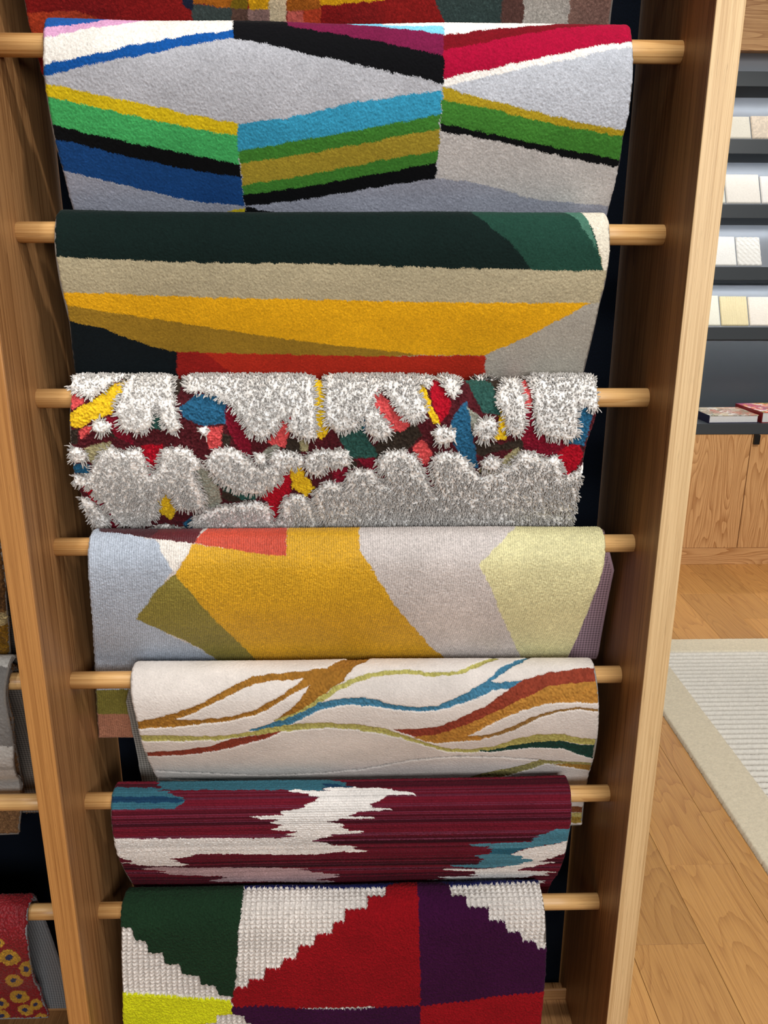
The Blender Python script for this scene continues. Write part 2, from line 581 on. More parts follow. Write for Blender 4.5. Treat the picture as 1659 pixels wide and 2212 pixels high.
def rug(name, label, rail_z, h, left, right, base, polys, *, Lf=0.325, Lr=0.27, group=None, bind=0.0030,
        th=0.009, step=0.0009, grain=0.00020, grain_cell=1.6, colvar=0.16, bind_rear=False, mat=None, edge_dark=0.0,
        rib=0.0, stripes=None, front=None, rear=None, backing=(120, 112, 104), rear_dx=0.0, jitter=0.0011,
        teeth=0.0, heights=None, post=None, lr_shift=(0, 0), cat='rug', warp=0.0):
    h0 = h
    front = front or [(-0.022, h-0.008), (-0.038, -0.012), (-0.036, -0.052), (-0.022, -0.102), (0.000, -0.150),
                      (0.026, -0.197), (0.050, -0.238), (0.067, -0.30), (0.076, -0.36), (0.086, -0.46)]
    rear = rear or [(0.020, h-0.007), (0.036, -0.010), (0.048, -0.05), (0.068, -0.12), (0.092, -0.22), (0.104, -0.30), (0.11, -0.42)]
    pr = Profile(rail_z, h, front, rear, Lf, Lr)
    # side edges measured where they cross the surface
    def edge(pts):
        e = sorted([pr.hit(px, py)[::-1] for px, py in pts])
        return np.array([a for a, _ in e]), np.array([b for _, b in e])
    tl, xl = edge(left); tr_, xr = edge(right)
    prj = []
    for pl in polys:
        col, pts = pl[0], pl[1]
        dense = []
        for (a, b_) in zip(pts, pts[1:]+pts[:1]):
            n = max(1, int(math.hypot(a[0]-b_[0], a[1]-b_[1])/25))
            for i in range(n):
                f = i/n; dense.append((a[0]*(1-f)+b_[0]*f, a[1]*(1-f)+b_[1]*f))
        prj.append((lin(col), [pr.hit(*p) for p in dense], pl[2] if len(pl) > 2 else 0.0))
    # parameter grids
    tfront = np.arange(pr.tsil-0.03, pr.tf, step)
    trear = np.arange(pr.tr, pr.tsil-0.03, 0.004)
    t = np.r_[trear, tfront]
    W_ = xr.max()-xl.min()
    nu = int(W_/step)
    u = np.linspace(0, 1, nu)
    XL = np.interp(t, tl, xl); XR = np.interp(t, tr_, xr)
    reary = np.clip((-t+pr.tsil)/0.1, 0, 1)*rear_dx
    XL = XL+reary; XR = XR+reary
    X = XL[None, :]+(XR-XL)[None, :]*u[:, None]
    T = np.repeat(t[None, :], nu, 0)
    nv = len(t)
    # colours
    lim = pr.tsil-0.004
    Xj = X-reary[None, :]+(RNG.random(X.shape)-0.5)*2*jitter+(vnoise(nu, nv, 9, 9)-0.5)*0.003
    Tj = np.maximum(T, lim)+(RNG.random(X.shape)-0.5)*2*jitter+(vnoise(nu, nv, 9, 9)-0.5)*0.003
    if teeth:
        Tj += np.where(T > lim, teeth*(np.abs(np.sin(math.pi*(X-reary[None, :]-XL[None, :])/0.0100))-0.5), 0)
    if warp:
        Xj += (vnoise(nu, nv, 22, 3)-0.5)*warp
    C = np.empty(X.shape+(3,)); C[:] = lin(base)
    Hh = np.zeros(X.shape)
    ID = np.zeros(X.shape, int)
    for k, (col, pts, hh) in enumerate(prj):
        m = inside(pts, Xj, Tj)
        C[m] = col; Hh[m] = hh; ID[m] = k+1
    if stripes is not None:
        C = stripes(C, ID, X, T)
    g1 = blur(RNG.random(X.shape), 1)
    g1 = (g1-g1.mean())/g1.std()
    g2 = vnoise(nu, nv, grain_cell, grain_cell)
    g2 = (g2-g2.mean())/g2.std()
    g0 = RNG.standard_normal(X.shape)
    gr = 0.65*g1+0.5*g2
    big = vnoise(nu, nv, 60, 45)-0.5
    val = np.exp(colvar*(0.6*gr+0.75*g0)+0.16*big+0.08*(vnoise(nu, nv, 14, 10)-0.5))
    # heights
    H = blur(Hh, 2)
    disp = H+grain*gr+(vnoise(nu, nv, 150, 90)-0.5)*0.0035
    if rib:
        ph = (X-XL[None, :])/0.0036*2*math.pi+(vnoise(nu, nv, 40, 60)-0.5)*3
        s_ = np.sin(ph)
        disp += rib*s_
        val *= 1+0.11*s_
    if post is not None:
        C, disp, val = post(C, disp, val, ID, X-XL[None, :], T, Hh)
    C = np.clip(C*val[..., None], 0, 1)
    # round the pile over at the sides and hems
    dx = np.minimum(X-XL[None, :], XR[None, :]-X)
    dt = np.minimum(T-pr.tr, pr.tf-T)
    e = np.clip(np.minimum(dx, dt)/0.006, 0, 1)
    roundo = -(1-np.sqrt(1-(1-e)**2))*th*0.9
    P = pr.at(t); Nn = pr.normal(t)
    off = disp+roundo
    co = np.empty(X.shape+(3,))
    ex = (vnoise(nu, nv, 400, 6)-0.5)*0.0016
    co[..., 0] = X+ex+(RNG.random(X.shape)-0.5)*0.0005
    co[..., 1] = P[:, 0][None, :]+Nn[:, 0][None, :]*off
    co[..., 2] = P[:, 1][None, :]+Nn[:, 1][None, :]*off
    cx = float((XL.mean()+XR.mean())/2)
    root = empty(name, (cx, 0, rail_z+0.0145), label, cat, group)
    po = grid_mesh('pile', co, C, mat or M_PILE, root)
    # backing shell: inner face joined to a rim all round
    tb = np.linspace(pr.tr, pr.tf, 90); ub = np.linspace(0, 1, 24)
    XLb = np.interp(tb, tl, xl)+np.clip((-tb+pr.tsil)/0.1, 0, 1)*rear_dx+0.0006
    XRb = np.interp(tb, tr_, xr)+np.clip((-tb+pr.tsil)/0.1, 0, 1)*rear_dx-0.0006
    Xb = XLb[None, :]+(XRb-XLb)[None, :]*ub[:, None]
    Pb, Nb = pr.at(tb), pr.normal(tb)

    def layer(offv):
        return np.stack([Xb, np.repeat((Pb[:, 0]-Nb[:, 0]*offv)[None], 24, 0), np.repeat((Pb[:, 1]-Nb[:, 1]*offv)[None], 24, 0)], -1)
    la, lb = layer(th*0.85), layer(th)
    V = np.concatenate([la.reshape(-1, 3), lb.reshape(-1, 3)])
    n1 = 24*90; idx = np.arange(n1).reshape(24, 90)
    F = []
    F += np.stack([idx[:-1, :-1], idx[:-1, 1:], idx[1:, 1:], idx[1:, :-1]], -1).reshape(-1, 4).tolist()
    F += (np.stack([idx[:-1, :-1], idx[1:, :-1], idx[1:, 1:], idx[:-1, 1:]], -1)+n1).reshape(-1, 4).tolist()
    ring = list(idx[0, :])+list(idx[1:, -1])+list(idx[-1, ::-1][1:])+list(idx[::-1, 0][1:-1])
    for a, b_ in zip(ring, ring[1:]+ring[:1]):
        F.append([a, b_, b_+n1, a+n1])
    me = bpy.data.meshes.new('backing'); me.from_pydata(V.tolist(), [], F); me.update()
    link('backing', me, cloth_mat('backing_cloth', backing), root)
    # edge binding: yarn roll along the two sides and the hems
    bw = []
    for side in (0, -1):
        for j in range(0, 90): bw.append((Xb[side, j]+(0.0022 if side == 0 else -0.0022)*(bind < 0.004), *(Pb[j]-Nb[j]*th*0.62)))
        if side == 0:
            for i in range(1, 23): bw.append((Xb[i, -1], *(Pb[-1]-Nb[-1]*th*0.5)))
            bw_a = bw; bw = []
        else:
            bw = bw[::-1]
            tail = [(Xb[i, 0], *(Pb[0]-Nb[0]*th*0.5)) for i in range(22, 0, -1)]
            # walk: side0 0->end, bottom across, side1 end->0, back across
            tail = [(Xb[i, 0], *(Pb[0]-Nb[0]*th*0.5)) for i in range(22, 0, -1)]
            bw = bw_a+bw+tail
    if bind_rear:
        keep = [j for j in range(90) if tb[j] < pr.tsil-0.012]
        jl = keep[::-1]
        bw = [(Xb[0, j], *(Pb[j]-Nb[j]*th*0.55)) for j in jl]+[(Xb[i, 0], *(Pb[0]-Nb[0]*th*0.55)) for i in range(1, 23)]+[(Xb[-1, j], *(Pb[j]-Nb[j]*th*0.55)) for j in keep]
    tube('edge_binding', bw, bind, C.reshape(-1, 3).mean(0) if backing is None else lin(backing), root, closed=not bind_rear)
    return root, pr, dict(X=X, T=T, XL=XL, XR=XR, ID=ID, co=co, t=t, C=C)


def tube(name, pts, r, color_lin, parent, closed=False, n=8):
    P = np.array(pts, float); m = len(P)
    nxt = np.roll(P, -1, 0); prv = np.roll(P, 1, 0)
    if not closed:
        nxt[-1] = P[-1]; prv[0] = P[0]
    d = nxt-prv; d /= np.linalg.norm(d, axis=1, keepdims=True)+1e-9
    ref = np.array([0.0, 1.0, 0.0])
    a = np.cross(d, ref); la = np.linalg.norm(a, axis=1, keepdims=True)
    a = np.where(la < 1e-3, np.array([[1.0, 0, 0]]), a/(la+1e-9))
    b_ = np.cross(d, a)
    th = np.linspace(0, 2*math.pi, n, endpoint=False)
    V = P[:, None]+r*(a[:, None]*np.cos(th)[None, :, None]+b_[:, None]*np.sin(th)[None, :, None])
    idx = np.arange(m*n).reshape(m, n)
    i2 = np.roll(idx, -1, 0) if closed else idx[1:]
    i1 = idx if closed else idx[:-1]
    F = np.stack([i1, np.roll(i1, -1, 1), np.roll(i2, -1, 1), i2], -1).reshape(-1, 4)
    me = bpy.data.meshes.new(name); me.from_pydata(V.reshape(-1, 3).tolist(), [], F.tolist())
    for p in me.polygons: p.use_smooth = True
    key = 'binding_%d' % (int(sum(color_lin)*1e4))
    mt = bpy.data.materials.get(key)
    if not mt:
        mt, nt, b = new_mat(key)
        w = nt.nodes.new('ShaderNodeTexNoise'); w.inputs['Scale'].default_value = 500
        r_ = nt.nodes.new('ShaderNodeValToRGB')
        c = list(map(float, color_lin))
        r_.color_ramp.elements[0].color = (c[0]*0.6, c[1]*0.6, c[2]*0.6, 1)
        r_.color_ramp.elements[1].color = (min(1, c[0]*1.3), min(1, c[1]*1.3), min(1, c[2]*1.3), 1)
        tc = nt.nodes.new('ShaderNodeTexCoord')
        nt.links.new(tc.outputs['Object'], w.inputs['Vector'])
        nt.links.new(w.outputs[0], r_.inputs[0]); nt.links.new(r_.outputs[0], b.inputs['Base Color'])
        b.inputs['Roughness'].default_value = 0.95
    return link(name, me, mt, parent)
# ------------------------------------------------------------------ rugs of the main bay
r1 = lambda *p: Z(0, 0, 1.9988, p)
r2 = lambda *p: Z(829, 0, 1.9988, p)
r3 = lambda *p: Z(0, 440, 1.9988, p)
r4 = lambda *p: Z(829, 440, 1.9988, p)
GA = 'sample rugs hung on the rails of the main bay'

# --- top: dark red patchwork hanging from the rail above the frame
rug('patchwork_rug', 'dark red patchwork rug at the very top, only its lower strip showing', RAILZ[0], 0.032,
    [(50, 0), (57, 40), (68, 78)], [(1326, 0), (1322, 30), (1319, 60)], (128, 24, 22), [
    ((176, 62, 34), r1((100, 55), (330, 45), (420, 75), (440, 110), (440, 200), (100, 200))),
    ((26, 32, 52), r1((770, -60), (850, -60), (850, 60), (790, 20))),
    ((58, 68, 66), r1((835, 15), (1000, 35), (1000, 200), (855, 200), (830, 50))),
    ((160, 92, 24), r1((830, -60), (1000, -60), (1000, 35), (835, 12))),
    ((120, 96, 20), r1((1000, -60), (1070, -60), (1070, 38), (1000, 35))),
    ((205, 150, 20), r1((1070, -60), (1155, -60), (1165, 35), (1075, 40))),
    ((205, 185, 150), r1((1155, -60), (1230, -60), (1245, 200), (1175, 200))),
    ((140, 108, 100), r1((1070, 40), (1165, 35), (1172, 200), (1080, 200))),
    ((92, 66, 56), r1((1000, 35), (1070, 38), (1080, 200), (1000, 200))),
    ((190, 92, 80), r1((1240, 45), (1310, 42), (1312, 200), (1250, 200))),
    ((172, 62, 34), r1((1310, 42), (1385, 38), (1392, 200), (1312, 200))),
    ((150, 84, 24), r1((1230, -60), (1380, -60), (1385, 38), (1240, 45))),
    ((205, 150, 20), r1((1380, -60), (1659, -60), (1659, 0), (1385, 25))),
    ((48, 62, 60), r2((190, -60), (515, -60), (510, 200), (320, 200), (270, 108))),
    ((84, 56, 50), r2((515, -60), (607, -60), (600, 200), (510, 200))),
    ((158, 152, 144), r2((607, -60), (808, -60), (795, 200), (600, 200))),
    ((118, 90, 80), r2((808, -60), (1010, -60), (990, 200), (795, 200)))],
    group=GA, Lf=0.262, colvar=0.22)

# --- geometric stripes
GREY = (174, 174, 179)
rug('striped_rug', 'pale grey rug with angled blue, green, mustard and crimson stripes on the top visible rail', RAILZ[1], 0.030,
    [(90, 105), (90, 140), (95, 190), (103, 240), (112, 290), (122, 330), (134, 370), (146, 420), (156, 455)],
    [(1368, 90), (1368, 180), (1360, 250), (1347, 300), (1341, 350), (1330, 400), (1316, 455)],
    GREY, [
    ((150, 152, 164), r1((180, 600), (275, 735), (500, 795), (800, 865), (1055, 892), (1055, 1400), (180, 1400))),
    ((150, 152, 164), r2((-610, 1400), (-610, 885), (-300, 835), (0, 795), (225, 770), (400, 790), (650, 860), (960, 885), (1200, 900), (1200, 1400))),
    ((238, 232, 222), r1((150, 60), (1020, 30), (1012, 131), (780, 158), (640, 185), (500, 214), (350, 245), (170, 290))),
    ((214, 160, 196), r1((150, 60), (800, 60), (525, 107), (380, 125), (260, 150), (150, 172))),
    ((30, 86, 160), r1((150, 40), (500, 40), (420, 96), (320, 108), (210, 118), (150, 140))),
    ((14, 78, 150), r1((170, 285), (350, 245), (500, 214), (640, 185), (780, 158), (1008, 129), (1006, 162), (780, 200), (640, 236), (500, 258), (350, 290), (170, 335))),
    ((6, 6, 9), r1((1012, 20), (1700, 20), (1700, 320), (1655, 302), (1500, 268), (1350, 237), (1150, 187), (1006, 162))),
    ((6, 6, 9), r2((-10, 20), (259, 20), (261, 362), (0, 302))),
    ((112, 22, 62), r1((1180, 0), (1700, 0), (1700, 190), (1655, 180), (1450, 140), (1250, 112))),
    ((112, 22, 62), r2((-10, 0), (259, 0), (259, 240), (0, 182))),
    ((120, 196, 220), r1((1500, 0), (1700, 0), (1700, 122), (1655, 113), (1500, 98))),
    ((120, 196, 220), r2((-10, 0), (258, 0), (258, 148), (120, 128), (0, 114))),
    ((236, 230, 222), r2((-10, 0), (258, 0), (258, 116), (0, 106))),
    # right third
    ((236, 230, 222), r2((258, 0), (900, 0), (900, 120), (480, 125), (258, 152))),
    ((112, 10, 22), r2((258, 152), (480, 125), (700, 113), (1100, 60), (1100, 120), (760, 128), (480, 172), (259, 217))),
    ((160, 6, 48), r2((259, 217), (480, 172), (760, 126), (960, 112), (1120, 100), (1120, 180), (960, 192), (620, 262), (261, 338))),
    ((236, 230, 222), r2((261, 338), (620, 262), (960, 192), (1120, 182), (1120, 205), (980, 215), (800, 256), (560, 304), (261, 378))),
    ((184, 187, 194), r2((261, 378), (560, 304), (800, 256), (980, 215), (1120, 200), (1120, 590), (1045, 565), (850, 530), (650, 480), (400, 420))),
    ((166, 142, 30), r2((257, 378), (400, 420), (650, 480), (850, 530), (1120, 578), (1120, 605), (1040, 593), (750, 541), (500, 481), (250, 427))),
    ((62, 122, 44), r2((250, 427), (500, 481), (750, 541), (1120, 606), (1120, 706), (1030, 690), (800, 650), (450, 575), (247, 535))),
    ((6, 7, 9), r2((247, 535), (450, 575), (800, 650), (1120, 705), (1120, 742), (1000, 720), (800, 682), (450, 601), (243, 566))),
    ((192, 187, 183), r2((243, 566), (450, 601), (800, 682), (1120, 740), (1120, 905), (960, 887), (650, 862), (400, 792), (226, 771))),
    # middle
    ((52, 146, 180), r1((1024, 535), (1250, 508), (1500, 450), (1660, 424), (1660, 541), (1500, 570), (1250, 612), (1028, 650))),
    ((52, 146, 180), r2((-10, 427), (252, 388), (246, 492), (-10, 544))),
    ((62, 122, 44), r1((1028, 650), (1250, 612), (1660, 541), (1660, 600), (1400, 650), (1040, 706))),
    ((62, 122, 44), r2((-10, 543), (246, 492), (241, 557), (-10, 602))),
    ((158, 138, 44), r1((1040, 706), (1400, 650), (1660, 600), (1660, 692), (1300, 760), (1045, 800))),
    ((158, 138, 44), r2((-10, 601), (241, 557), (235, 652), (-10, 694))),
    ((62, 122, 44), r1((1045, 800), (1300, 760), (1660, 690), (1660, 747), (1300, 810), (1050, 840))),
    ((62, 122, 44), r2((-10, 692), (235, 652), (230, 702), (-10, 748))),
    ((6, 7, 9), r1((1050, 840), (1300, 810), (1660, 746), (1660, 804), (1350, 856), (1060, 892))),
    ((6, 7, 9), r2((-10, 746), (230, 702), (225, 770), (-10, 806))),
    # left third
    ((206, 178, 22), r1((150, 345), (190, 358), (400, 400), (700, 465), (850, 500), (1026, 532), (1026, 586), (700, 525), (450, 470), (200, 417), (150, 405))),
    ((66, 166, 92), r1((150, 405), (200, 417), (450, 470), (700, 525), (1026, 586), (1035, 709), (800, 662), (500, 602), (225, 541), (150, 520))),
    ((6, 7, 9), r1((150, 520), (225, 541), (500, 602), (800, 662), (1036, 709), (1040, 766), (800, 730), (500, 661), (240, 600), (150, 580))),
    ((22, 66, 122), r1((150, 580), (240, 600), (500, 661), (800, 730), (1040, 766), (1056, 892), (800, 862), (500, 792), (275, 732), (150, 700))),
    ((6, 7, 9), r1((1059, 892), (1190, 918), (1130, 990), (1059, 990))),
    ((190, 170, 30), r1((960, 918), (1058, 898), (1058, 990), (900, 990)))],
    group=GA, colvar=0.13)

# --- green and mustard
rug('banded_rug', 'dark green rug with sand and mustard yellow bands on the second visible rail', RAILZ[2], 0.029,
    [(115, 500), (118, 560), (128, 620), (138, 660), (148, 700), (155, 760), (160, 800)],
    [(1319, 500), (1318, 560), (1308, 620), (1297, 660), (1284, 720), (1272, 770), (1262, 810)],
    (170, 158, 128), [
    ((12, 28, 25), r3((180, -200), (1700, -200), (1700, 266), (1000, 256), (600, 246), (235, 228), (180, 226))),
    ((12, 28, 25), r4((-20, -200), (850, -200), (945, 292), (640, 286), (-20, 271))),
    ((28, 62, 50), r4((340, -200), (850, -200), (945, 292), (640, 286), (560, 180), (450, 90), (380, 45))),
    ((70, 112, 94), r4((730, -200), (880, -200), (880, 60), (930, 230), (945, 268), (920, 200), (850, 90), (780, 42))),
    ((222, 212, 192), r4((810, -200), (1100, -200), (1100, 300), (950, 292), (930, 200), (900, 110), (850, 42))),
    ((222, 164, 22), r3((200, 372), (260, 380), (800, 405), (1100, 410), (1700, 423), (1700, 640), (1655, 636), (1200, 580), (850, 525), (500, 475), (200, 430))),
    ((222, 164, 22), r4((-20, 423), (600, 428), (890, 430), (620, 576), (440, 656), (-20, 656))),
    ((150, 116, 34), r3((200, 425), (270, 437), (500, 475), (850, 525), (1200, 580), (1655, 636), (1700, 640), (1700, 661), (1655, 661), (760, 640), (640, 611), (450, 541), (285, 502), (200, 485))),
    ((150, 116, 34), r4((-20, 632), (60, 642), (165, 656), (-20, 661))),
    ((10, 18, 22), r3((200, 480), (285, 502), (450, 541), (640, 611), (762, 640), (772, 1100), (200, 1100))),
    ((176, 44, 26), r3((762, 640), (1700, 661), (1700, 1100), (772, 1100))),
    ((150, 30, 24), r3((762, 640), (880, 642), (1000, 730), (1000, 1100), (772, 1100))),
    ((176, 44, 26), r4((-20, 661), (440, 656), (432, 1100), (-20, 1100))),
    ((168, 162, 150), r4((440, 656), (620, 576), (890, 430), (1200, 415), (1200, 1100), (430, 1100)))],
    group=GA, colvar=0.13)

# --- silky viscose rug
s7 = lambda *p: Z(100, 1120, 2.5136, p)
s8 = lambda *p: Z(740, 1120, 2.5136, p)
rug('viscose_rug', 'silky ribbed rug with a golden yellow patch, pale blue left and pale lemon right shapes', RAILZ[4], 0.027,
    [(188, 1185), (188, 1230), (192, 1290), (198, 1350), (203, 1450), (206, 1520), (211, 1600)],
    [(1311, 1180), (1308, 1215), (1297, 1260), (1284, 1290), (1265, 1340), (1233, 1414)],
    (200, 190, 184), [
    ((166, 174, 186), s7((100, -60), (420, 80), (605, 118), (620, 170), (690, 280), (610, 390), (490, 545), (640, 612), (780, 680), (880, 740), (960, 790), (1100, 950), (100, 950))),
    ((222, 214, 204), s7((605, 110), (790, 130), (760, 200), (690, 295), (620, 175))),
    ((84, 20, 28), s7((280, 40), (860, 40), (830, 90), (808, 136), (700, 122), (560, 105), (420, 82), (290, 74))),
    ((60, 18, 26), s7((270, 20), (640, 20), (600, 70), (560, 105), (420, 82), (290, 74))),
    ((194, 72, 50), s7((880, 30), (1310, 30), (1302, 207), (1150, 190), (1000, 165), (806, 136), (830, 95), (860, 68))),
    ((206, 156, 28), s7((690, 312), (765, 200), (790, 136), (1000, 165), (1150, 190), (1303, 207), (1311, 20), (1700, 20), (1700, 1100), (1500, 1100), (1140, 775), (1060, 690), (900, 540), (780, 400))),
    ((206, 156, 28), s8((-20, 20), (40, 20), (45, 62), (90, 160), (200, 340), (300, 490), (400, 600), (480, 700), (555, 755), (700, 900), (-20, 900))),
    ((132, 120, 50), s7((488, 545), (600, 390), (692, 308), (780, 400), (900, 540), (1060, 690), (1150, 780), (1350, 1000), (1150, 950), (950, 785), (870, 730), (760, 660), (640, 612))),
    ((214, 206, 156), s8((738, 255), (830, 160), (935, 55), (960, -40), (1700, -40), (1700, 760), (970, 760), (870, 540), (790, 345))),
    ((120, 112, 46), s7((100, 935), (700, 920), (700, 1062), (100, 1062))),
    ((166, 112, 86), s7((100, 1062), (700, 1062), (1659, 1100), (1659, 1700), (100, 1700)))],
    group=GA, colvar=0.17, grain=0.00024, grain_cell=2.2, rib=0.0004, mat=M_SILK, backing=(176, 146, 156),
    Lf=0.40, Lr=0.25, rear_dx=0.037, bind=0.0045, bind_rear=True)

# --- carved waves
P5 = lambda *p: Z(260, 1400, 3.13, p)
Q5 = lambda *p: Z(780, 1400, 2.9625, p)
GOLD, LIME, BLUE, RUST, OCH = (148, 102, 38), (172, 164, 92), (64, 116, 142), (136, 58, 40), (174, 122, 52)
CRM = (216, 207, 199)
LOW = -0.0022


def groove(pts, w=1.3):
    a = [(x, y-w) for x, y in pts]; b_ = [(x, y+w) for x, y in reversed(pts)]
    return ((176, 170, 164), a+b_, -0.0028)  # grey colour paints the shade inside the carved line


rug('wave_rug', 'cream carved rug with flowing gold, blue, olive and rust wave lines', RAILZ[5], 0.028,
    [(280, 1465), (281, 1500), (291, 1550), (300, 1590), (311, 1630), (325, 1660), (337, 1685)],
    [(1288, 1450), (1294, 1500), (1295, 1560), (1292, 1600), (1285, 1640), (1272, 1682), (1258, 1790)],
    CRM, [
    (GOLD, P5((40, 508), (100, 500), (200, 485), (380, 440), (560, 370), (750, 260), (880, 195), (1000, 175), (1200, 160), (1400, 130), (1480, 90), (1560, 40), (1700, 40), (1659, 95), (1590, 120), (1500, 230), (1400, 290), (1300, 380), (1200, 440), (1090, 500), (1040, 505), (1120, 440), (1200, 370), (1280, 250), (1180, 300), (1050, 390), (900, 460), (700, 500), (500, 520), (350, 533), (40, 552)), LOW),
    (CRM, P5((360, 490), (500, 440), (700, 340), (850, 260), (1000, 225), (1240, 207), (1190, 250), (1050, 345), (900, 425), (750, 465), (550, 487)), 0),
    (LIME, P5((1040, 495), (1200, 440), (1350, 330), (1450, 260), (1560, 210), (1659, 175), (1659, 215), (1560, 245), (1450, 300), (1350, 370), (1200, 465), (1060, 510)), LOW),
    (LIME, Q5((0, 175), (150, 140), (300, 135), (450, 155), (600, 150), (750, 90), (850, 50), (880, 70), (760, 115), (620, 170), (450, 180), (300, 165), (150, 170), (0, 205)), LOW),
    (BLUE, P5((860, 560), (1000, 520), (1100, 495), (1250, 430), (1350, 370), (1500, 340), (1659, 335), (1659, 385), (1500, 385), (1350, 420), (1200, 500), (1100, 540), (950, 565)), LOW),
    (BLUE, Q5((0, 325), (100, 330), (200, 365), (350, 380), (500, 370), (650, 300), (800, 210), (900, 120), (1000, 75), (1080, 40), (1100, 50), (950, 130), (850, 200), (830, 215), (900, 220), (1040, 205), (980, 255), (850, 270), (750, 320), (600, 370), (480, 400), (350, 405), (200, 395), (100, 375), (0, 370)), LOW),
    (RUST, Q5((200, 520), (350, 520), (500, 500), (650, 440), (800, 370), (950, 260), (1050, 200), (1200, 155), (1400, 130), (1600, 115), (1600, 210), (1350, 230), (1200, 250), (1050, 330), (900, 400), (750, 470), (600, 530), (450, 575), (350, 575)), LOW),
    (OCH, Q5((330, 575), (450, 565), (600, 520), (750, 460), (900, 390), (1050, 320), (1200, 245), (1350, 225), (1600, 205), (1600, 362), (1400, 350), (1250, 350), (1100, 380), (950, 430), (800, 500), (680, 565), (780, 562), (880, 555), (750, 592), (600, 602), (490, 612), (420, 602)), LOW),
    ((140, 104, 54), Q5((1600, 395), (1520, 393), (1400, 380), (1250, 395), (1100, 440), (950, 510), (850, 545), (740, 570), (780, 576), (880, 560), (1000, 515), (1120, 455), (1270, 405), (1400, 391), (1520, 410), (1600, 412)), LOW),
    (LIME, P5((60, 588), (130, 590), (300, 590), (500, 600), (700, 595), (850, 575), (1000, 550), (1180, 520), (1400, 510), (1659, 525), (1659, 560), (1400, 545), (1200, 560), (1000, 585), (850, 605), (650, 625), (450, 630), (60, 628)), LOW),
    (LIME, Q5((0, 500), (150, 520), (300, 570), (450, 620), (550, 650), (700, 655), (850, 635), (1000, 580), (1150, 550), (1300, 555), (1400, 580), (1600, 592), (1600, 640), (1400, 620), (1280, 600), (1150, 605), (1000, 625), (850, 660), (700, 675), (550, 670), (400, 625), (250, 575), (100, 545), (0, 535)), LOW),
    ((132, 56, 38), P5((80, 712), (170, 710), (400, 695), (600, 670), (750, 620), (900, 600), (1100, 570), (1000, 610), (850, 650), (700, 690), (500, 720), (300, 735), (80, 742)), LOW),
    ((24, 58, 48), Q5((740, 668), (850, 660), (1000, 625), (1150, 605), (1280, 600), (1400, 625), (1600, 635), (1600, 715), (1480, 710), (1400, 690), (1300, 650), (1150, 640), (1000, 650), (850, 672)), LOW),
    ((150, 140, 84), Q5((680, 835), (850, 790), (1000, 760), (1150, 720), (1300, 728), (1600, 742), (1600, 760), (1300, 745), (1180, 745), (1050, 785), (900, 830), (800, 850)), LOW),
    ((158, 118, 50), Q5((1230, 748), (1300, 745), (1600, 760), (1600, 785), (1450, 780), (1300, 758)), LOW),
    groove(P5((240, 830), (600, 845), (1000, 858), (1400, 840), (1659, 815))),
    groove(P5((240, 880), (500, 890), (900, 905))),
    groove(Q5((0, 775), (300, 722), (600, 700), (900, 702), (1150, 720))),
    ((128, 74, 44), [(1100, 1744), (1300, 1744), (1300, 1756), (1100, 1756)], LOW),
    ((184, 170, 104), [(1100, 1756), (1300, 1757), (1300, 1765), (1100, 1765)], LOW),
    ((160, 130, 56), [(1100, 1765), (1300, 1765), (1300, 1778), (1100, 1778)], LOW)],
    group=GA, colvar=0.055, grain=0.00016, Lf=0.365, Lr=0.30, rear_dx=-0.032, jitter=0.0007, backing=(150, 146, 138),
    post=lambda C, D, V, ID, X, T, H: (C, D+np.where(H < 0, (vnoise(*X.shape, 3.2, 4.2)-0.5)*0.0022, 0), V*np.where(H < 0, 0.8+0.45*vnoise(*X.shape, 3.2, 4.2), 1)))

# --- ikat
T6 = lambda *p: Z(180, 1660, 2.8603, p)
V6 = lambda *p: Z(740, 1660, 2.765, p)


def spikes(pts, amp=14, seed=0):
    """turn every long side-to-side edge into the ragged horizontal teeth of an ikat weave"""
    rn = random.Random(seed); out = []
    n = len(pts)
    for i in range(n):
        (x0, y0), (x1, y1) = pts[i], pts[(i+1) % n]
        out.append((x0, y0))
        steps = int(abs(y1-y0)/3.0)
        for k in range(1, steps):
            f = k/steps
            xx = x0+(x1-x0)*f+rn.uniform(-amp, amp)
            out.append((xx, y0+(y1-y0)*(f-0.45/steps))); out.append((xx, y0+(y1-y0)*(f+0.45/steps)))
    return out


WHITE6 = (224, 218, 212)
white_main = (T6((1280, 130), (1500, 140), (1510, 120), (1602, 116))+V6((300, 118), (310, 130), (435, 148), (430, 158), (290, 158), (250, 180), (175, 205), (190, 235), (315, 240), (315, 248), (120, 255), (50, 270), (60, 285), (175, 290), (170, 298), (20, 300))
              + T6((1590, 312), (1510, 325), (1590, 340), (1600, 370), (1650, 380))+V6((110, 378), (105, 388), (0, 390))
              + T6((1560, 405), (1490, 430), (1410, 447), (1480, 455), (1530, 465), (1470, 470), (1620, 474))+V6((80, 470), (60, 480), (150, 490), (150, 497), (20, 500))
              + T6((1590, 510), (1440, 530), (1200, 530), (900, 525), (700, 530), (660, 545), (530, 552), (590, 565), (560, 575), (660, 590), (600, 600), (340, 600), (300, 585), (230, 583), (330, 575), (255, 560), (215, 540), (230, 548), (100, 545), (100, 432), (190, 432), (1200, 428), (1320, 420), (1235, 410), (1330, 395), (1250, 382), (1190, 380), (1210, 350), (1160, 340), (1200, 320), (1100, 315), (1035, 298), (1220, 290), (1230, 265), (1350, 250), (1360, 220), (1450, 200), (1455, 175), (1390, 170), (1380, 155), (1280, 148)))
_str = np.random.default_rng(12)


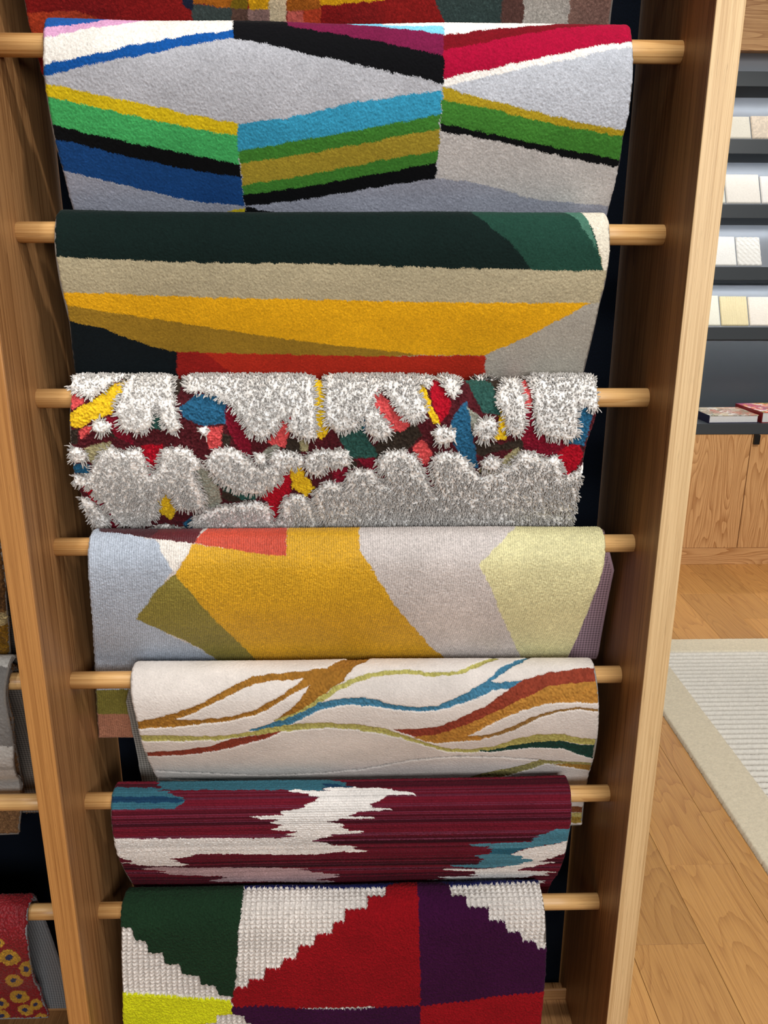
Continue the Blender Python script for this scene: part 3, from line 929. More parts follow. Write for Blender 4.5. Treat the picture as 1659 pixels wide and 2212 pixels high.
def ikat_stripes(C, ID, X, T):
    """warp-faced shade bands running across the rug"""
    t = T[0]; tt = (t-t.min())/0.0042
    k = tt.astype(int); vals = _str.random(k.max()+3)
    fr = tt-k; v = vals[k]*(1-fr)+vals[k+1]*fr
    red = lin((112, 21, 38))*(v[:, None])**0.8+lin((34, 6, 16))*(1-v[:, None])
    thin = (_str.random(k.max()*4+8)[(tt*4).astype(int)] > 0.9)
    red = np.where(thin[:, None], lin((104, 44, 64))[None], red)
    m = ID == 0
    full = np.repeat(red[None], C.shape[0], 0)
    C[m] = full[m]
    mod = (0.82+0.3*v)[None, :, None]
    C = np.where(m[..., None], C, C*mod)
    line = 1-0.16*(np.sin(t/0.0042*2*math.pi) > 0.75)
    return C*line[None, :, None]


rug('ikat_rug', 'burgundy and cream ikat rug with ragged horizontal streaks and teal corners', RAILZ[6], 0.029,
    [(239, 1725), (240, 1790), (247, 1830), (258, 1865), (270, 1890), (286, 1915)],
    [(1234, 1710), (1235, 1780), (1230, 1810), (1222, 1850), (1204, 1893), (1185, 1930)],
    (90, 16, 34), [
    ((50, 96, 110), T6((100, 118), (180, 118), (450, 122), (470, 118), (460, 60), (1400, 50), (1570, 72), (1640, 100), (1659, 118), (1500, 120), (1500, 136), (1280, 133), (900, 132), (475, 132), (540, 150), (560, 165), (640, 196), (600, 222), (570, 252), (100, 252))),
    ((22, 56, 84), T6((100, 175), (540, 175), (645, 198), (600, 206), (560, 212), (100, 208))),
    ((22, 56, 84), T6((1450, 90), (1600, 95), (1659, 118), (1500, 120), (1500, 105))),
    (WHITE6, white_main),
    ((178, 148, 150), T6((340, 625), (450, 608), (900, 610), (1200, 615), (1390, 620), (1310, 628), (1390, 634), (1440, 645), (1560, 655), (1580, 668), (1450, 685), (1550, 695), (1470, 705), (900, 700), (760, 695), (870, 675), (860, 662), (570, 655), (460, 642), (540, 636), (450, 630))),
    ((74, 126, 142), V6((1500, 358), (1350, 360), (1270, 362), (1250, 372), (1190, 390), (1140, 425), (1130, 437), (900, 445), (765, 452), (770, 462), (890, 470), (890, 505), (840, 515), (800, 522), (830, 535), (810, 570), (620, 578), (730, 590), (850, 592), (1020, 577), (1130, 547), (1060, 522), (1010, 512), (1060, 487), (1150, 467), (1250, 452), (1340, 437), (1500, 432))),
    ((40, 90, 108), V6((890, 478), (1080, 472), (1130, 466), (1060, 487), (1010, 512), (890, 505))),
    (WHITE6, V6((1500, 430), (1340, 437), (1250, 457), (1150, 470), (1060, 492), (1015, 512), (1060, 524), (1130, 547), (1020, 577), (860, 597), (590, 600), (590, 608), (760, 612), (790, 625), (740, 635), (820, 645), (560, 650), (650, 660), (515, 668), (900, 672), (1060, 660), (980, 655), (1090, 650), (1130, 637), (1230, 634), (1210, 620), (1280, 612), (1040, 605), (1040, 598), (1130, 580), (1260, 557), (1180, 552), (1300, 517), (1500, 480))),
    (WHITE6, V6((1120, 668), (1200, 668), (1190, 676), (1210, 684), (1150, 684)))],
    group=GA, colvar=0.10, grain=0.0004, Lf=0.30, stripes=ikat_stripes, warp=0.016, jitter=0.0006,
    post=lambda C, D, V, ID, X, T, H: (C, D+0.0005*np.sin(T/0.0042*2*math.pi), V))

# --- woven blocks
S7 = lambda *p: Z(200, 1880, 3.1904, p)
X7 = lambda *p: Z(700, 1880, 2.6758, p)
WV = (222, 214, 206)
HI = 0.006


def weave_post(C, D, V, ID, X, T, H):
    low = H == 0
    px_, pt = 0.0100, 0.0080
    a = np.sin(X/px_*math.pi)**2
    row = np.floor(X/px_)
    b_ = np.abs(np.sin((T/pt+0.5*(row % 2)*0.0)*math.pi))
    bead = np.sqrt(np.clip(a, 0, 1))*np.sqrt(b_)
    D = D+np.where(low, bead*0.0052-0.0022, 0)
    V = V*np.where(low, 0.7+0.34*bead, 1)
    return C, D, V


rug('block_rug', 'rug of deep green, red and purple blocks with knobbly white woven triangles, lowest rail', RAILZ[7], 0.031,
    [(262, 1965), (261, 2010), (261, 2060), (262, 2110), (264, 2150), (266, 2212)],
    [(1174, 1945), (1179, 1980), (1181, 2060), (1178, 2120), (1174, 2160), (1168, 2210)],
    WV, [
    ((24, 28, 78), S7((1045, -200), (1700, -200), (1700, 130), (1040, 135)), HI),
    ((24, 28, 78), X7((-50, -200), (1700, -200), (1700, 95), (1150, 82), (730, 105), (355, 109), (-50, 111)), HI),
    ((22, 46, 27), S7((-100, -200), (1047, -200), (1045, 120), (1040, 200), (1010, 400), (992, 700), (980, 858), (870, 860), (850, 800), (850, 786), (750, 780), (735, 714), (620, 708), (605, 638), (510, 635), (490, 560), (390, 558), (375, 480), (290, 470), (275, 392), (-100, 385)), HI),
    ((196, 198, 22), S7((-100, 832), (190, 835), (400, 845), (700, 872), (950, 887), (970, 985), (860, 988), (860, 1040), (780, 1045), (780, 1400), (-100, 1400)), HI),
    ((132, 9, 18), S7((955, 885), (990, 797), (1070, 795), (1080, 743), (1180, 738), (1190, 665), (1290, 663), (1320, 598), (1400, 598), (1420, 513), (1520, 508), (1540, 430), (1640, 428), (1660, 370))
     + X7((60, 298), (115, 293), (130, 228), (245, 220), (255, 156), (355, 155), (357, 108), (460, 85), (480, -200), (530, -200), (535, 72), (545, 200), (555, 500), (556, 768), (300, 778), (0, 782))+S7((1400, 935), (1200, 915), (970, 935)), HI),
    ((52, 8, 46), X7((530, -200), (640, -200), (640, 84), (725, 100), (735, 150), (820, 154), (830, 215), (950, 213), (950, 285), (1040, 288), (1060, 350), (1130, 348), (1150, 402), (1220, 400), (1230, 442), (1500, 452), (1500, 680), (1290, 690), (1000, 715), (800, 745), (556, 772), (555, 500), (545, 200), (535, 72)), HI),
    ((138, 10, 20), X7((556, 771), (800, 745), (1000, 715), (1290, 690), (1500, 680), (1500, 1300), (553, 1300)), HI),
    ((50, 8, 46), S7((968, 985), (958, 932), (1200, 915), (1400, 935), (1659, 940), (1900, 940))+X7((300, 778), (556, 768), (553, 1300), (0, 1300))+S7((1200, 1400), (1200, 1075), (1150, 1060), (1060, 1040), (1050, 990)), HI)],
    group=GA, colvar=0.15, grain=0.0006, Lf=0.335, post=weave_post, teeth=0.0036, th=0.008,
    front=[(-0.022, 0.023), (-0.038, -0.008), (-0.043, -0.06), (-0.047, -0.13), (-0.048, -0.20), (-0.046, -0.27), (-0.041, -0.34), (-0.034, -0.42)])
# --- shaggy rug: loop-pile colours with long cream tufts on top
A3 = lambda *p: Z(100, 780, 2.6333, p)
B3 = lambda *p: Z(700, 780, 2.6333, p)
CORAL, YEL, TEAL, WINE, RED, DGR, STN, TAN, CHO = ((206, 78, 78), (226, 184, 34), (38, 92, 124), (122, 18, 38), (168, 14, 34),
                                              (44, 82, 74), (146, 146, 132), (160, 150, 112), (52, 42, 34))
shag_under = [
    (CHO, A3((700, 60), (790, 60), (790, 130), (740, 220), (715, 180))),
    (CHO, A3((360, 380), (420, 380), (400, 440), (350, 420))), (CHO, A3((1000, 410), (1050, 430), (1040, 500), (1000, 470))),
    (CHO, A3((1340, 430), (1450, 450), (1450, 520), (1340, 510))), (CHO, A3((100, 390), (180, 390), (180, 470), (100, 470))),
    (CHO, B3((380, 400), (520, 350), (560, 420), (480, 500), (330, 560), (250, 540), (300, 470))),
    (CHO, B3((860, 450), (1000, 470), (1130, 440), (1130, 500), (1000, 510), (900, 540), (860, 520))),
    (CHO, B3((940, 60), (1050, 60), (1050, 120), (970, 200), (930, 130))),
    (CHO, B3((20, 560), (180, 570), (180, 600), (130, 620), (20, 600))),
    (CHO, A3((1000, 700), (1100, 760), (1180, 790), (1060, 800), (1000, 780))),
    (CORAL, A3((120, 180), (200, 190), (230, 230), (160, 270), (120, 270))), (CORAL, A3((180, 390), (260, 370), (250, 410), (200, 445))),
    (CORAL, A3((900, 380), (1010, 370), (990, 490), (930, 500))), (CORAL, A3((1290, 400), (1400, 290), (1410, 330), (1350, 500), (1260, 460))),
    (YEL, A3((110, 290), (135, 290), (250, 235), (400, 130), (520, 95), (490, 150), (410, 230), (370, 300), (250, 340), (200, 385), (110, 370))),
    (YEL, A3((1500, 60), (1585, 60), (1600, 250), (1610, 400), (1570, 440), (1530, 430), (1510, 250))),
    (YEL, A3((1340, 590), (1450, 590), (1470, 650), (1530, 720), (1480, 770), (1400, 720), (1390, 640))),
    (YEL, A3((635, 790), (690, 725), (730, 780), (740, 860), (710, 905), (630, 860))),
    (TEAL, A3((750, 270), (850, 195), (960, 190), (1030, 230), (1025, 355), (900, 370), (800, 330))),
    (TEAL, A3((120, 580), (250, 590), (255, 635), (120, 640))),
    (WINE, A3((1020, 250), (1080, 290), (1150, 400), (1170, 530), (1120, 530), (1050, 430), (1020, 360))),
    (RED, A3((540, 480), (670, 465), (650, 560), (590, 640))), (WINE, A3((330, 325), (400, 310), (480, 420), (500, 480), (400, 430))),
    (RED, A3((180, 690), (280, 730), (340, 830), (300, 830))), (WINE, A3((280, 730), (400, 900), (440, 940), (380, 960), (300, 830))),
    (RED, A3((1220, 770), (1340, 640), (1390, 620), (1390, 740), (1320, 900), (1280, 890), (1270, 820))),
    (DGR, A3((610, 250), (640, 240), (680, 390), (590, 380))), (DGR, A3((910, 630), (1000, 680), (1210, 750), (1200, 785), (1120, 790), (1000, 730))),
    (STN, A3((820, 605), (900, 600), (960, 660), (1005, 800), (950, 860), (900, 840), (900, 740))),
    (STN, A3((1230, 510), (1310, 470), (1330, 500), (1260, 560))), (TAN, A3((220, 490), (370, 455), (340, 530), (280, 590), (240, 570))),
    (TAN, A3((1440, 440), (1490, 450), (1490, 510), (1450, 510))),
    (TEAL, A3((1530, 845), (1565, 845), (1595, 950), (1550, 950))), (TEAL, A3((780, 920), (830, 880), (850, 960), (790, 970))),
    (CORAL, B3((200, 155), (300, 150), (370, 230), (500, 360), (440, 405), (380, 395), (300, 270), (210, 250))),
    (CORAL, B3((1050, 60), (1140, 60), (1195, 200), (1180, 275), (1140, 270), (1110, 160))), (CORAL, B3((500, 490), (560, 445), (625, 520), (580, 590), (540, 570))),
    (YEL, B3((470, 90), (540, 110), (600, 220), (660, 357), (620, 352), (560, 240))), (YEL, B3((1000, 265), (1028, 290), (1040, 445), (955, 440), (990, 380))),
    (RED, B3((600, 60), (660, 100), (720, 230), (700, 310), (655, 350), (610, 220))), (RED, B3((1320, 500), (1445, 465), (1475, 520), (1440, 610), (1350, 660), (1340, 560))),
    (WINE, B3((190, 560), (290, 545), (300, 600), (400, 700), (330, 700))), (RED, B3((1270, 845), (1365, 840), (1370, 875), (1300, 875))),
    (WINE, B3((1130, 280), (1180, 270), (1200, 380), (1290, 450), (1400, 450), (1330, 520), (1240, 550), (1130, 490), (1120, 420))),
    (WINE, B3((560, 590), (600, 580), (665, 765), (620, 740))), (WINE, B3((20, 590), (140, 600), (110, 750), (60, 690))),
    (TEAL, B3((720, 360), (740, 300), (815, 225), (840, 400), (880, 610), (820, 600), (740, 480))), (TEAL, B3((1440, 250), (1530, 280), (1480, 480), (1390, 465), (1440, 390))),
    (TEAL, B3((170, 180), (240, 260), (260, 350), (220, 410), (110, 330), (100, 280))),
    (DGR, B3((770, 60), (910, 60), (980, 190), (1000, 315), (900, 290), (840, 170))), (DGR, B3((90, 320), (180, 300), (230, 400), (310, 540), (130, 560), (90, 430))),
    (STN, B3((815, 260), (905, 330), (850, 430))), (TAN, B3((1000, 560), (1100, 485), (1120, 520), (1000, 630), (900, 640), (870, 620)))]
shag_white = [
    A3((120, 130), (160, 40), (540, 40), (525, 95), (400, 125), (260, 215), (200, 190), (120, 160)),
    A3((530, 40), (700, 40), (720, 170), (730, 240), (765, 380), (715, 415), (660, 340), (625, 245), (595, 370), (520, 410), (430, 380), (395, 280), (430, 200), (500, 110)),
    A3((255, 350), (300, 325), (380, 360), (330, 410), (270, 400)),
    A3((790, 40), (1500, 40), (1520, 170), (1530, 300), (1540, 435), (1450, 435), (1365, 390), (1400, 290), (1330, 345), (1290, 410), (1220, 440), (1150, 400), (1100, 310), (1040, 240), (920, 185), (800, 180)),
    A3((1585, 40), (1760, 40), (1900, 150), (1760, 380), (1690, 400), (1640, 400), (1600, 280)),
    B3((40, 40), (440, 40), (490, 90), (560, 230), (590, 295), (500, 350), (440, 290), (340, 165), (260, 145), (190, 150), (170, 190), (95, 270), (105, 370), (60, 400), (10, 340), (0, 250)),
    B3((480, 70), (560, 65), (618, 120), (605, 165), (540, 130)), B3((620, 40), (690, 40), (775, 150), (745, 220), (700, 180), (640, 110)),
    B3((850, 40), (950, 40), (970, 85), (960, 108), (870, 110)),
    B3((215, 290), (290, 270), (390, 390), (370, 430), (300, 440), (240, 400)), B3((605, 405), (680, 370), (755, 400), (740, 460), (650, 470)),
    B3((850, 400), (890, 330), (960, 320), (985, 360), (950, 440), (900, 460)),
    B3((975, 215), (1010, 140), (1070, 110), (1120, 170), (1145, 280), (1130, 400), (1080, 430), (1030, 370), (1020, 280)),
    B3((1150, 40), (1480, 40), (1560, 120), (1590, 250), (1560, 300), (1440, 235), (1430, 300), (1445, 400), (1410, 445), (1310, 440), (1220, 400), (1190, 300), (1200, 200), (1170, 130)),
    B3((885, 570), (950, 535), (1020, 560), (980, 610), (900, 610)),
    B3((-10, 690), (30, 670), (80, 730), (120, 720), (125, 650), (180, 605), (270, 615), (320, 680), (390, 700), (300, 600), (300, 560), (370, 505), (460, 500), (520, 540), (590, 680), (640, 760), (675, 765), (640, 700), (610, 600), (620, 540), (690, 510), (780, 530), (850, 620), (900, 650), (990, 620), (1070, 570), (1120, 510), (1200, 515), (1250, 550), (1330, 530), (1350, 620), (1350, 655), (1430, 620), (1480, 580), (1600, 650), (1600, 1200), (-10, 1200)),
    A3((100, 490), (170, 480), (235, 520), (220, 575), (160, 570)),
    A3((90, 650), (160, 640), (240, 650), (270, 600), (310, 520), (370, 480), (440, 510), (530, 490), (560, 530), (590, 640), (640, 600), (670, 490), (760, 485), (830, 510), (880, 580), (870, 620), (830, 610), (900, 760), (900, 830), (830, 845), (750, 830), (720, 750), (670, 720), (635, 780), (620, 890), (540, 920), (440, 930), (360, 850), (300, 760), (250, 710), (180, 690)),
    A3((140, 770), (240, 770), (310, 830), (365, 900), (340, 940), (240, 940), (160, 900)),
    A3((915, 560), (960, 500), (1060, 490), (1120, 520), (1200, 590), (1280, 580), (1340, 560), (1450, 560), (1440, 590), (1350, 610), (1310, 690), (1220, 745), (1120, 740), (1000, 690), (930, 620)),
    A3((1180, 520), (1250, 520), (1250, 575), (1190, 580)), A3((1270, 560), (1300, 510), (1400, 510), (1470, 540), (1460, 590), (1340, 600)),
    A3((1480, 530), (1540, 500), (1725, 505), (1725, 590), (1650, 585), (1590, 600), (1540, 650), (1470, 620)),
    A3((850, 385), (910, 370), (930, 400), (905, 430)),
    A3((830, 890), (890, 850), (990, 820), (1100, 800), (1200, 790), (1270, 820), (1285, 900), (1340, 880), (1340, 800), (1400, 750), (1470, 760), (1520, 830), (1550, 940), (1570, 1200), (840, 1200)),
    A3((1520, 740), (1590, 675), (1700, 700), (1700, 1200), (1590, 1200), (1585, 930), (1540, 850)),
    A3((590, 945), (680, 920), (780, 940), (790, 1200), (590, 1200))]
slit = B3((1285, 850), (1360, 845), (1362, 868), (1302, 868))


def cushion(C, D, V, ID, X, T, H):
    # the clipped mass of the long tufts: a soft pillow above the loops
    m = (H > 0).astype(float)
    s_ = blur(blur(m, 4), 4)
    s_ = np.clip((s_-0.35)/0.6, 0, 1)
    bumps = np.abs(vnoise(*X.shape, 3.0, 3.0)-0.5)*2
    return C, D+s_*0.0078+m*(bumps-0.5)*0.0016, V


def build_shag():
    h = 0.026
    root, pr, g = rug('shag_rug', 'shaggy rug of long cream tufts over wine, coral, yellow and teal loops', RAILZ[3], h,
        [(152, 860), (150, 950), (160, 1030), (180, 1090), (205, 1140)],
        [(1290, 860), (1288, 900), (1268, 960), (1252, 1040), (1235, 1140)],
        (78, 24, 30), shag_under+[((244, 237, 229), p_, 0.0001) for p_ in shag_white]+[(RED, slit, 0.0)], group=GA, colvar=0.24, grain=0.0010, grain_cell=3.6, jitter=0.0012, post=cushion)
    X, T, XL, XR, t = g['X'], g['T'], g['XL'], g['XR'], g['t']
    prj = []
    for pts in shag_white:
        dense = []
        for (a, b_) in zip(pts, pts[1:]+pts[:1]):
            n = max(1, int(math.hypot(a[0]-b_[0], a[1]-b_[1])/25))
            for i in range(n):
                f = i/n; dense.append((a[0]*(1-f)+b_[0]*f, a[1]*(1-f)+b_[1]*f))
        prj.append([pr.hit(*p) for p in dense])
    sl = [pr.hit(*p) for p in slit]
    lim = pr.tsil-0.004
    # white-region mask on a 2 mm grid, then its gradient says which way the rim tufts lean
    x0, x1 = X.min(), X.max(); t0, t1 = pr.tr, pr.tf
    gx = np.arange(x0, x1, 0.0015); gt = np.arange(t0, t1, 0.0015)
    GX, GT = np.meshgrid(gx, np.maximum(gt, lim), indexing='ij')
    M = np.zeros(GX.shape, bool)
    for p in prj: M |= inside(p, GX, GT)
    M &= ~inside(sl, GX, GT)
    S = blur(blur(M.astype(float), 3), 3)
    dX, dT = np.gradient(S, 0.0015)
    M2 = M & (S > 0.62)
    cand = np.argwhere(M2)
    n = int(M2.sum()*1.5e-3**2/(0.0027**2)*1.25)
    rng = np.random.default_rng(5)
    pick = cand[rng.integers(0, len(cand), n)]
    ix, it = pick[:, 0], pick[:, 1]
    sx = gx[ix]+(rng.random(n)-0.5)*0.0015; st = gt[it]+(rng.random(n)-0.5)*0.0015
    gxn, gtn = -dX[ix, it], -dT[ix, it]
    gm = np.hypot(gxn, gtn)+1e-6
    lean = np.clip(gm/55.0, 0, 1)
    ok = (sx > np.interp(st, t, XL)+0.001) & (sx < np.interp(st, t, XR)-0.001)
    # fewer tufts where nobody sees them (rear flap)
    ok &= (lean > 0.25) | (rng.random(n) < 0.75)
    ok &= ((st > pr.tsil-0.05) | (rng.random(n) < 0.35))
    sx, st, gxn, gtn, gm, lean = [a[ok] for a in (sx, st, gxn, gtn, gm, lean)]
    n = len(sx)
    # side edges lean outward too
    el = np.clip(1-(sx-np.interp(st, t, XL))/0.012, 0, 1); er = np.clip(1-(np.interp(st, t, XR)-sx)/0.012, 0, 1)
    P2, N2 = pr.at(st), pr.normal(st)
    base = np.stack([sx, P2[:, 0], P2[:, 1]], 1)
    N = np.stack([np.zeros(n), N2[:, 0], N2[:, 1]], 1)
    base = base+N*(0.0056*np.clip(1-lean*1.4, 0, 1))[:, None]
    TX = np.repeat(np.array([[1.0, 0, 0]]), n, 0)
    TT = np.stack([np.zeros(n), -N2[:, 1], N2[:, 0]], 1)   # along +t: rotate the normal
    TT = np.stack([np.zeros(n), N[:, 2]*-1, N[:, 1]], 1)
    dchk = pr.at(st+0.001)-pr.at(st)
    sg = np.sign((TT[:, 1]*dchk[:, 0]+TT[:, 2]*dchk[:, 1]))[:, None]
    TT = TT*sg
    k = lean*1.0
    d = N*0.8+TX*((gxn/gm*k)-el*0.5+er*0.5)[:, None]+TT*((gtn/gm*k)+0.02)[:, None]+rng.normal(0, 0.24, (n, 3))
    d /= np.linalg.norm(d, axis=1, keepdims=True)
    L_ = (0.0070+0.0048*np.clip(lean*1.4, 0, 1))*(0.8+0.35*rng.random(n))
    droop = np.array([0, 0, -1.0])*0.06
    segs = 4; ns = 3
    rad = 0.00115*(0.8+0.4*rng.random(n))
    side = np.cross(d, rng.normal(0, 1, (n, 3))); side /= np.linalg.norm(side, axis=1, keepdims=True)
    up2 = np.cross(d, side)
    V = np.empty((n, segs, ns, 3)); 
    for s_ in range(segs):
        f = s_/(segs-1)
        c = base+d*(L_*f)[:, None]+droop*(L_*f*f)[:, None]+side*(L_*0.10*math.sin(f*3))[:, None]
        r = rad*[0.8, 1.0, 1.05, 0.6][s_]
        for a in range(ns):
            th_ = 2*math.pi*a/ns+f*1.5
            V[:, s_, a] = c+(side*math.cos(th_)+up2*math.sin(th_))*r[:, None]
    idx = np.arange(n*segs*ns).reshape(n, segs, ns)
    q = []
    for a in range(ns):
        b_ = (a+1) % ns
        q.append(np.stack([idx[:, :-1, a], idx[:, :-1, b_], idx[:, 1:, b_], idx[:, 1:, a]], -1).reshape(-1, 4))
    q = np.concatenate(q)
    me = bpy.data.meshes.new('shag_tufts')
    me.vertices.add(n*segs*ns); me.vertices.foreach_set('co', V.reshape(-1).astype('f'))
    me.loops.add(q.size); me.loops.foreach_set('vertex_index', q.reshape(-1).astype('i'))
    me.polygons.add(len(q)); me.polygons.foreach_set('loop_start', (np.arange(len(q))*4).astype('i'))
    me.polygons.foreach_set('use_smooth', np.ones(len(q), bool))
    me.update(calc_edges=True)
    a = me.color_attributes.new('Col', 'FLOAT_COLOR', 'POINT')
    nn = me.attributes.new('lie', 'FLOAT_VECTOR', 'POINT')
    lie = np.repeat((N*1.3+d*0.2)[:, None], segs*ns, 1).reshape(-1)
    nn.data.foreach_set('vector', lie.astype('f'))
    tone = 0.88+0.16*rng.random((n, 1, 1, 1))
    c = np.ones((n, segs, ns, 4)); c[..., :3] = lin((246, 240, 233))[None, None, None]*tone
    a.data.foreach_set('color', c.reshape(-1).astype('f'))
    o = link('shag_tufts', me, M_SHAG, root)
    o['label'] = 'long cream yarn tufts'
    o['kind'] = 'stuff'
    # cut loops of the coloured ground: short fat tufts so it reads as yarn
    return root


build_shag()

# ------------------------------------------------------------------ rugs of the bay to the left
GB = 'sample rugs hung in the bay at the left edge'
XLB = -1.30


def bay_rug(name, label, k, h, right, base, polys, **kw):
    left = [(on_px(XLB, RAILZ[k]+0.01)), (on_px(XLB, RAILZ[k]-0.25))]
    return rug(name, label, RAILZ[k], h, left, right, base, polys, group=GB, **kw)


def on_px(x, z, y=-0.03):
    v = np.array([x, y, z])-CAM
    return (CX+FPX*(v@RT)/(v@FW), CY-FPX*(v@UP)/(v@FW))


bay_rug('fringed_rug', 'dark brown and gold fibre rug at the left edge, highest seen in its bay', 4, 0.026,
        [(6, 1165), (10, 1250), (18, 1350), (24, 1450), (30, 1540)], (86, 58, 30),
        [((150, 132, 92), [(-60, 1320), (40, 1320), (40, 1350), (-60, 1350)]), ((120, 84, 20), [(-60, 1350), (40, 1350), (40, 1420), (-60, 1400)]),
         ((60, 36, 16), [(-60, 1420), (40, 1430), (40, 1520), (-60, 1520)]), ((130, 98, 40), [(-60, 1520), (60, 1520), (60, 1560), (-60, 1560)])],
        Lf=0.30, colvar=0.35, grain=0.0014, grain_cell=4, step=0.0014)
bay_rug('flatweave_rug', 'pale grey flat woven rug with a frayed edge, left of the upright', 5, 0.046,
        [(12, 1480), (20, 1560), (30, 1620), (38, 1680), (46, 1740), (54, 1776)], (176, 172, 166),
        [((112, 108, 104), [(-80, 1440), (60, 1440), (60, 1612), (-80, 1612)]), ((150, 146, 140), [(-80, 1655), (60, 1655), (60, 1662), (-80, 1662)])],
        Lf=0.275, colvar=0.08, grain=0.0003, step=0.0014, th=0.006,
        front=[(-0.034, 0.026), (-0.056, -0.008), (-0.057, -0.06), (-0.046, -0.12), (-0.016, -0.170), (0.018, -0.205), (0.034, -0.24), (0.038, -0.30), (0.040, -0.38), (0.042, -0.46)],
        rear=[(0.034, 0.028), (0.054, -0.006), (0.066, -0.06), (0.088, -0.13), (0.112, -0.22), (0.124, -0.30), (0.13, -0.42)])
def eyes():
    out = []
    pts = [(20, 2067, 24, 17), (57, 2092, 16, 17), (28, 2118, 20, 15), (40, 2153, 22, 14), (2, 2169, 16, 12), (53, 2182, 17, 12), (3, 2194, 18, 12),
           (76, 2170, 14, 12), (40, 2209, 20, 10), (-4, 2036, 14, 10), (88, 2200, 14, 12), (-30, 2090, 20, 16), (-25, 2130, 20, 15)]
    rn = random.Random(4)
    for i, (x, y, a, b_) in enumerate(pts):
        out.append(((164, 122, 34), [(x+a*0.9*math.cos(q)*(1.25 if math.cos(q-0.6) > 0.8 else 1), y+b_*math.sin(q)) for q in np.linspace(0, 6.1, 14)]))
        out.append(((24, 34, 74), [(x+a*0.34*math.cos(q), y+b_*0.38*math.sin(q)) for q in np.linspace(0, 5.8, 9)]))
    return out


bay_rug('eyed_rug', 'glossy red rug dotted with gold and navy eye shapes, bottom left corner', 7, 0.029,
        [(58, 1966), (57, 1990), (60, 2050), (66, 2090), (76, 2130), (90, 2165), (106, 2205)], (116, 9, 19), eyes(),
        Lf=0.335, Lr=0.335, colvar=0.22, grain=0.0009, step=0.0011, mat=M_SILK, backing=(128, 130, 132), jitter=0.0008)


bay_rug('boucle_rug', 'nubbly brown looped rug hanging lowest behind the middle left rail', 5, 0.027,
        [(14, 1480), (26, 1560), (37, 1640), (48, 1720), (40, 1790), (42, 1860)], (112, 82, 54),
        [((140, 112, 80), [(-80, 1836), (60, 1826), (60, 1850), (-80, 1846)])],
        Lf=0.365, Lr=0.33, colvar=0.3, grain=0.0016, grain_cell=4.5, step=0.0014, th=0.010)
# ------------------------------------------------------------------ display cabinet in the background
YC = 2.944
CX0, CX1 = 1.463, 3.47
cab = empty('display_cabinet', (2.4, YC+0.2, 0), 'tall oak wall cabinet with dark tilted sample ledges above pale oak doors', 'cabinet')
board('cabinet_base', (CX0, YC+0.002, 0.0), (CX1, YC+0.45, 0.095), M_CAB, cab, 0, 0.001, 91)
board('body', (CX0, YC+0.024, 0.0955), (CX1, YC+0.45, 0.724), M_CAB, cab, 0, 0.001, 92)
board('countertop', (CX0, YC-0.004, 0.7245), (CX1, YC+0.45, 0.780), M_DARK, cab, 0, 0.001, 93)
board('back_panel', (CX0, YC+0.42, 0.7805), (CX1, YC+0.45, 2.60), M_DARK, cab, 0, 0.001, 94)
board('header', (CX0, YC+0.0, 2.505), (CX1, YC+0.419, 3.0), M_CAB, cab, 0, 0.001, 95)
board('side_panel', (CX0-0.03, YC-0.004, 0.0), (CX0-0.0005, YC+0.45, 3.0), M_CAB, cab, 2, 0.001, 96)
board('side_panel', (CX1+0.0005, YC-0.004, 0.0), (CX1+0.03, YC+0.45, 3.0), M_CAB, cab, 2, 0.001, 97)
for n, x in enumerate((CX0, CX0+0.6025, CX0+1.205, CX0+1.807)):
    x1 = min(x+0.6, CX1)
    d = board('door', (x+0.001, YC, 0.097), (x1, YC+0.022, 0.7225), M_CAB, cab, 2, 0.0012, 101+n)
    if n in (1, 3):
        hb = board('handle', (x+0.006, YC-0.017, 0.672), (x+0.036, YC-0.0002, 0.7222), M_BLACK, None, 2, 0.001, 110+n)
        hb.parent = d
M_LED = bpy.data.materials.new('led_diffuser'); M_LED.use_nodes = True
_b = M_LED.node_tree.nodes['Principled BSDF']
_b.inputs['Emission Color'].default_value = (0.93, 0.96, 1.0, 1); _b.inputs['Emission Strength'].default_value = 12.0


M_LED2 = M_LED.copy(); M_LED2.name = 'led_diffuser_bright'
M_LED2.node_tree.nodes['Principled BSDF'].inputs['Emission Strength'].default_value = 60.0


def prism(name, sec, x0, x1, mat, parent, seed):
    bm = bmesh.new()
    a = [bm.verts.new((x0, y, z)) for y, z in sec]; b_ = [bm.verts.new((x1, y, z)) for y, z in sec]
    bm.faces.new(a); bm.faces.new(list(reversed(b_)))
    for i in range(len(sec)):
        j = (i+1) % len(sec); bm.faces.new((a[j], a[i], b_[i], b_[j]))
    bmesh.ops.recalc_face_normals(bm, faces=list(bm.faces))
    bmesh.ops.bevel(bm, geom=list(bm.edges), offset=0.0012, segments=2, affect='EDGES')
    me = bpy.data.meshes.new(name); bm.to_mesh(me); bm.free()
    for p in me.polygons: p.use_smooth = False
    set_uv(me, 0, seed)
    return link(name, me, mat, parent)


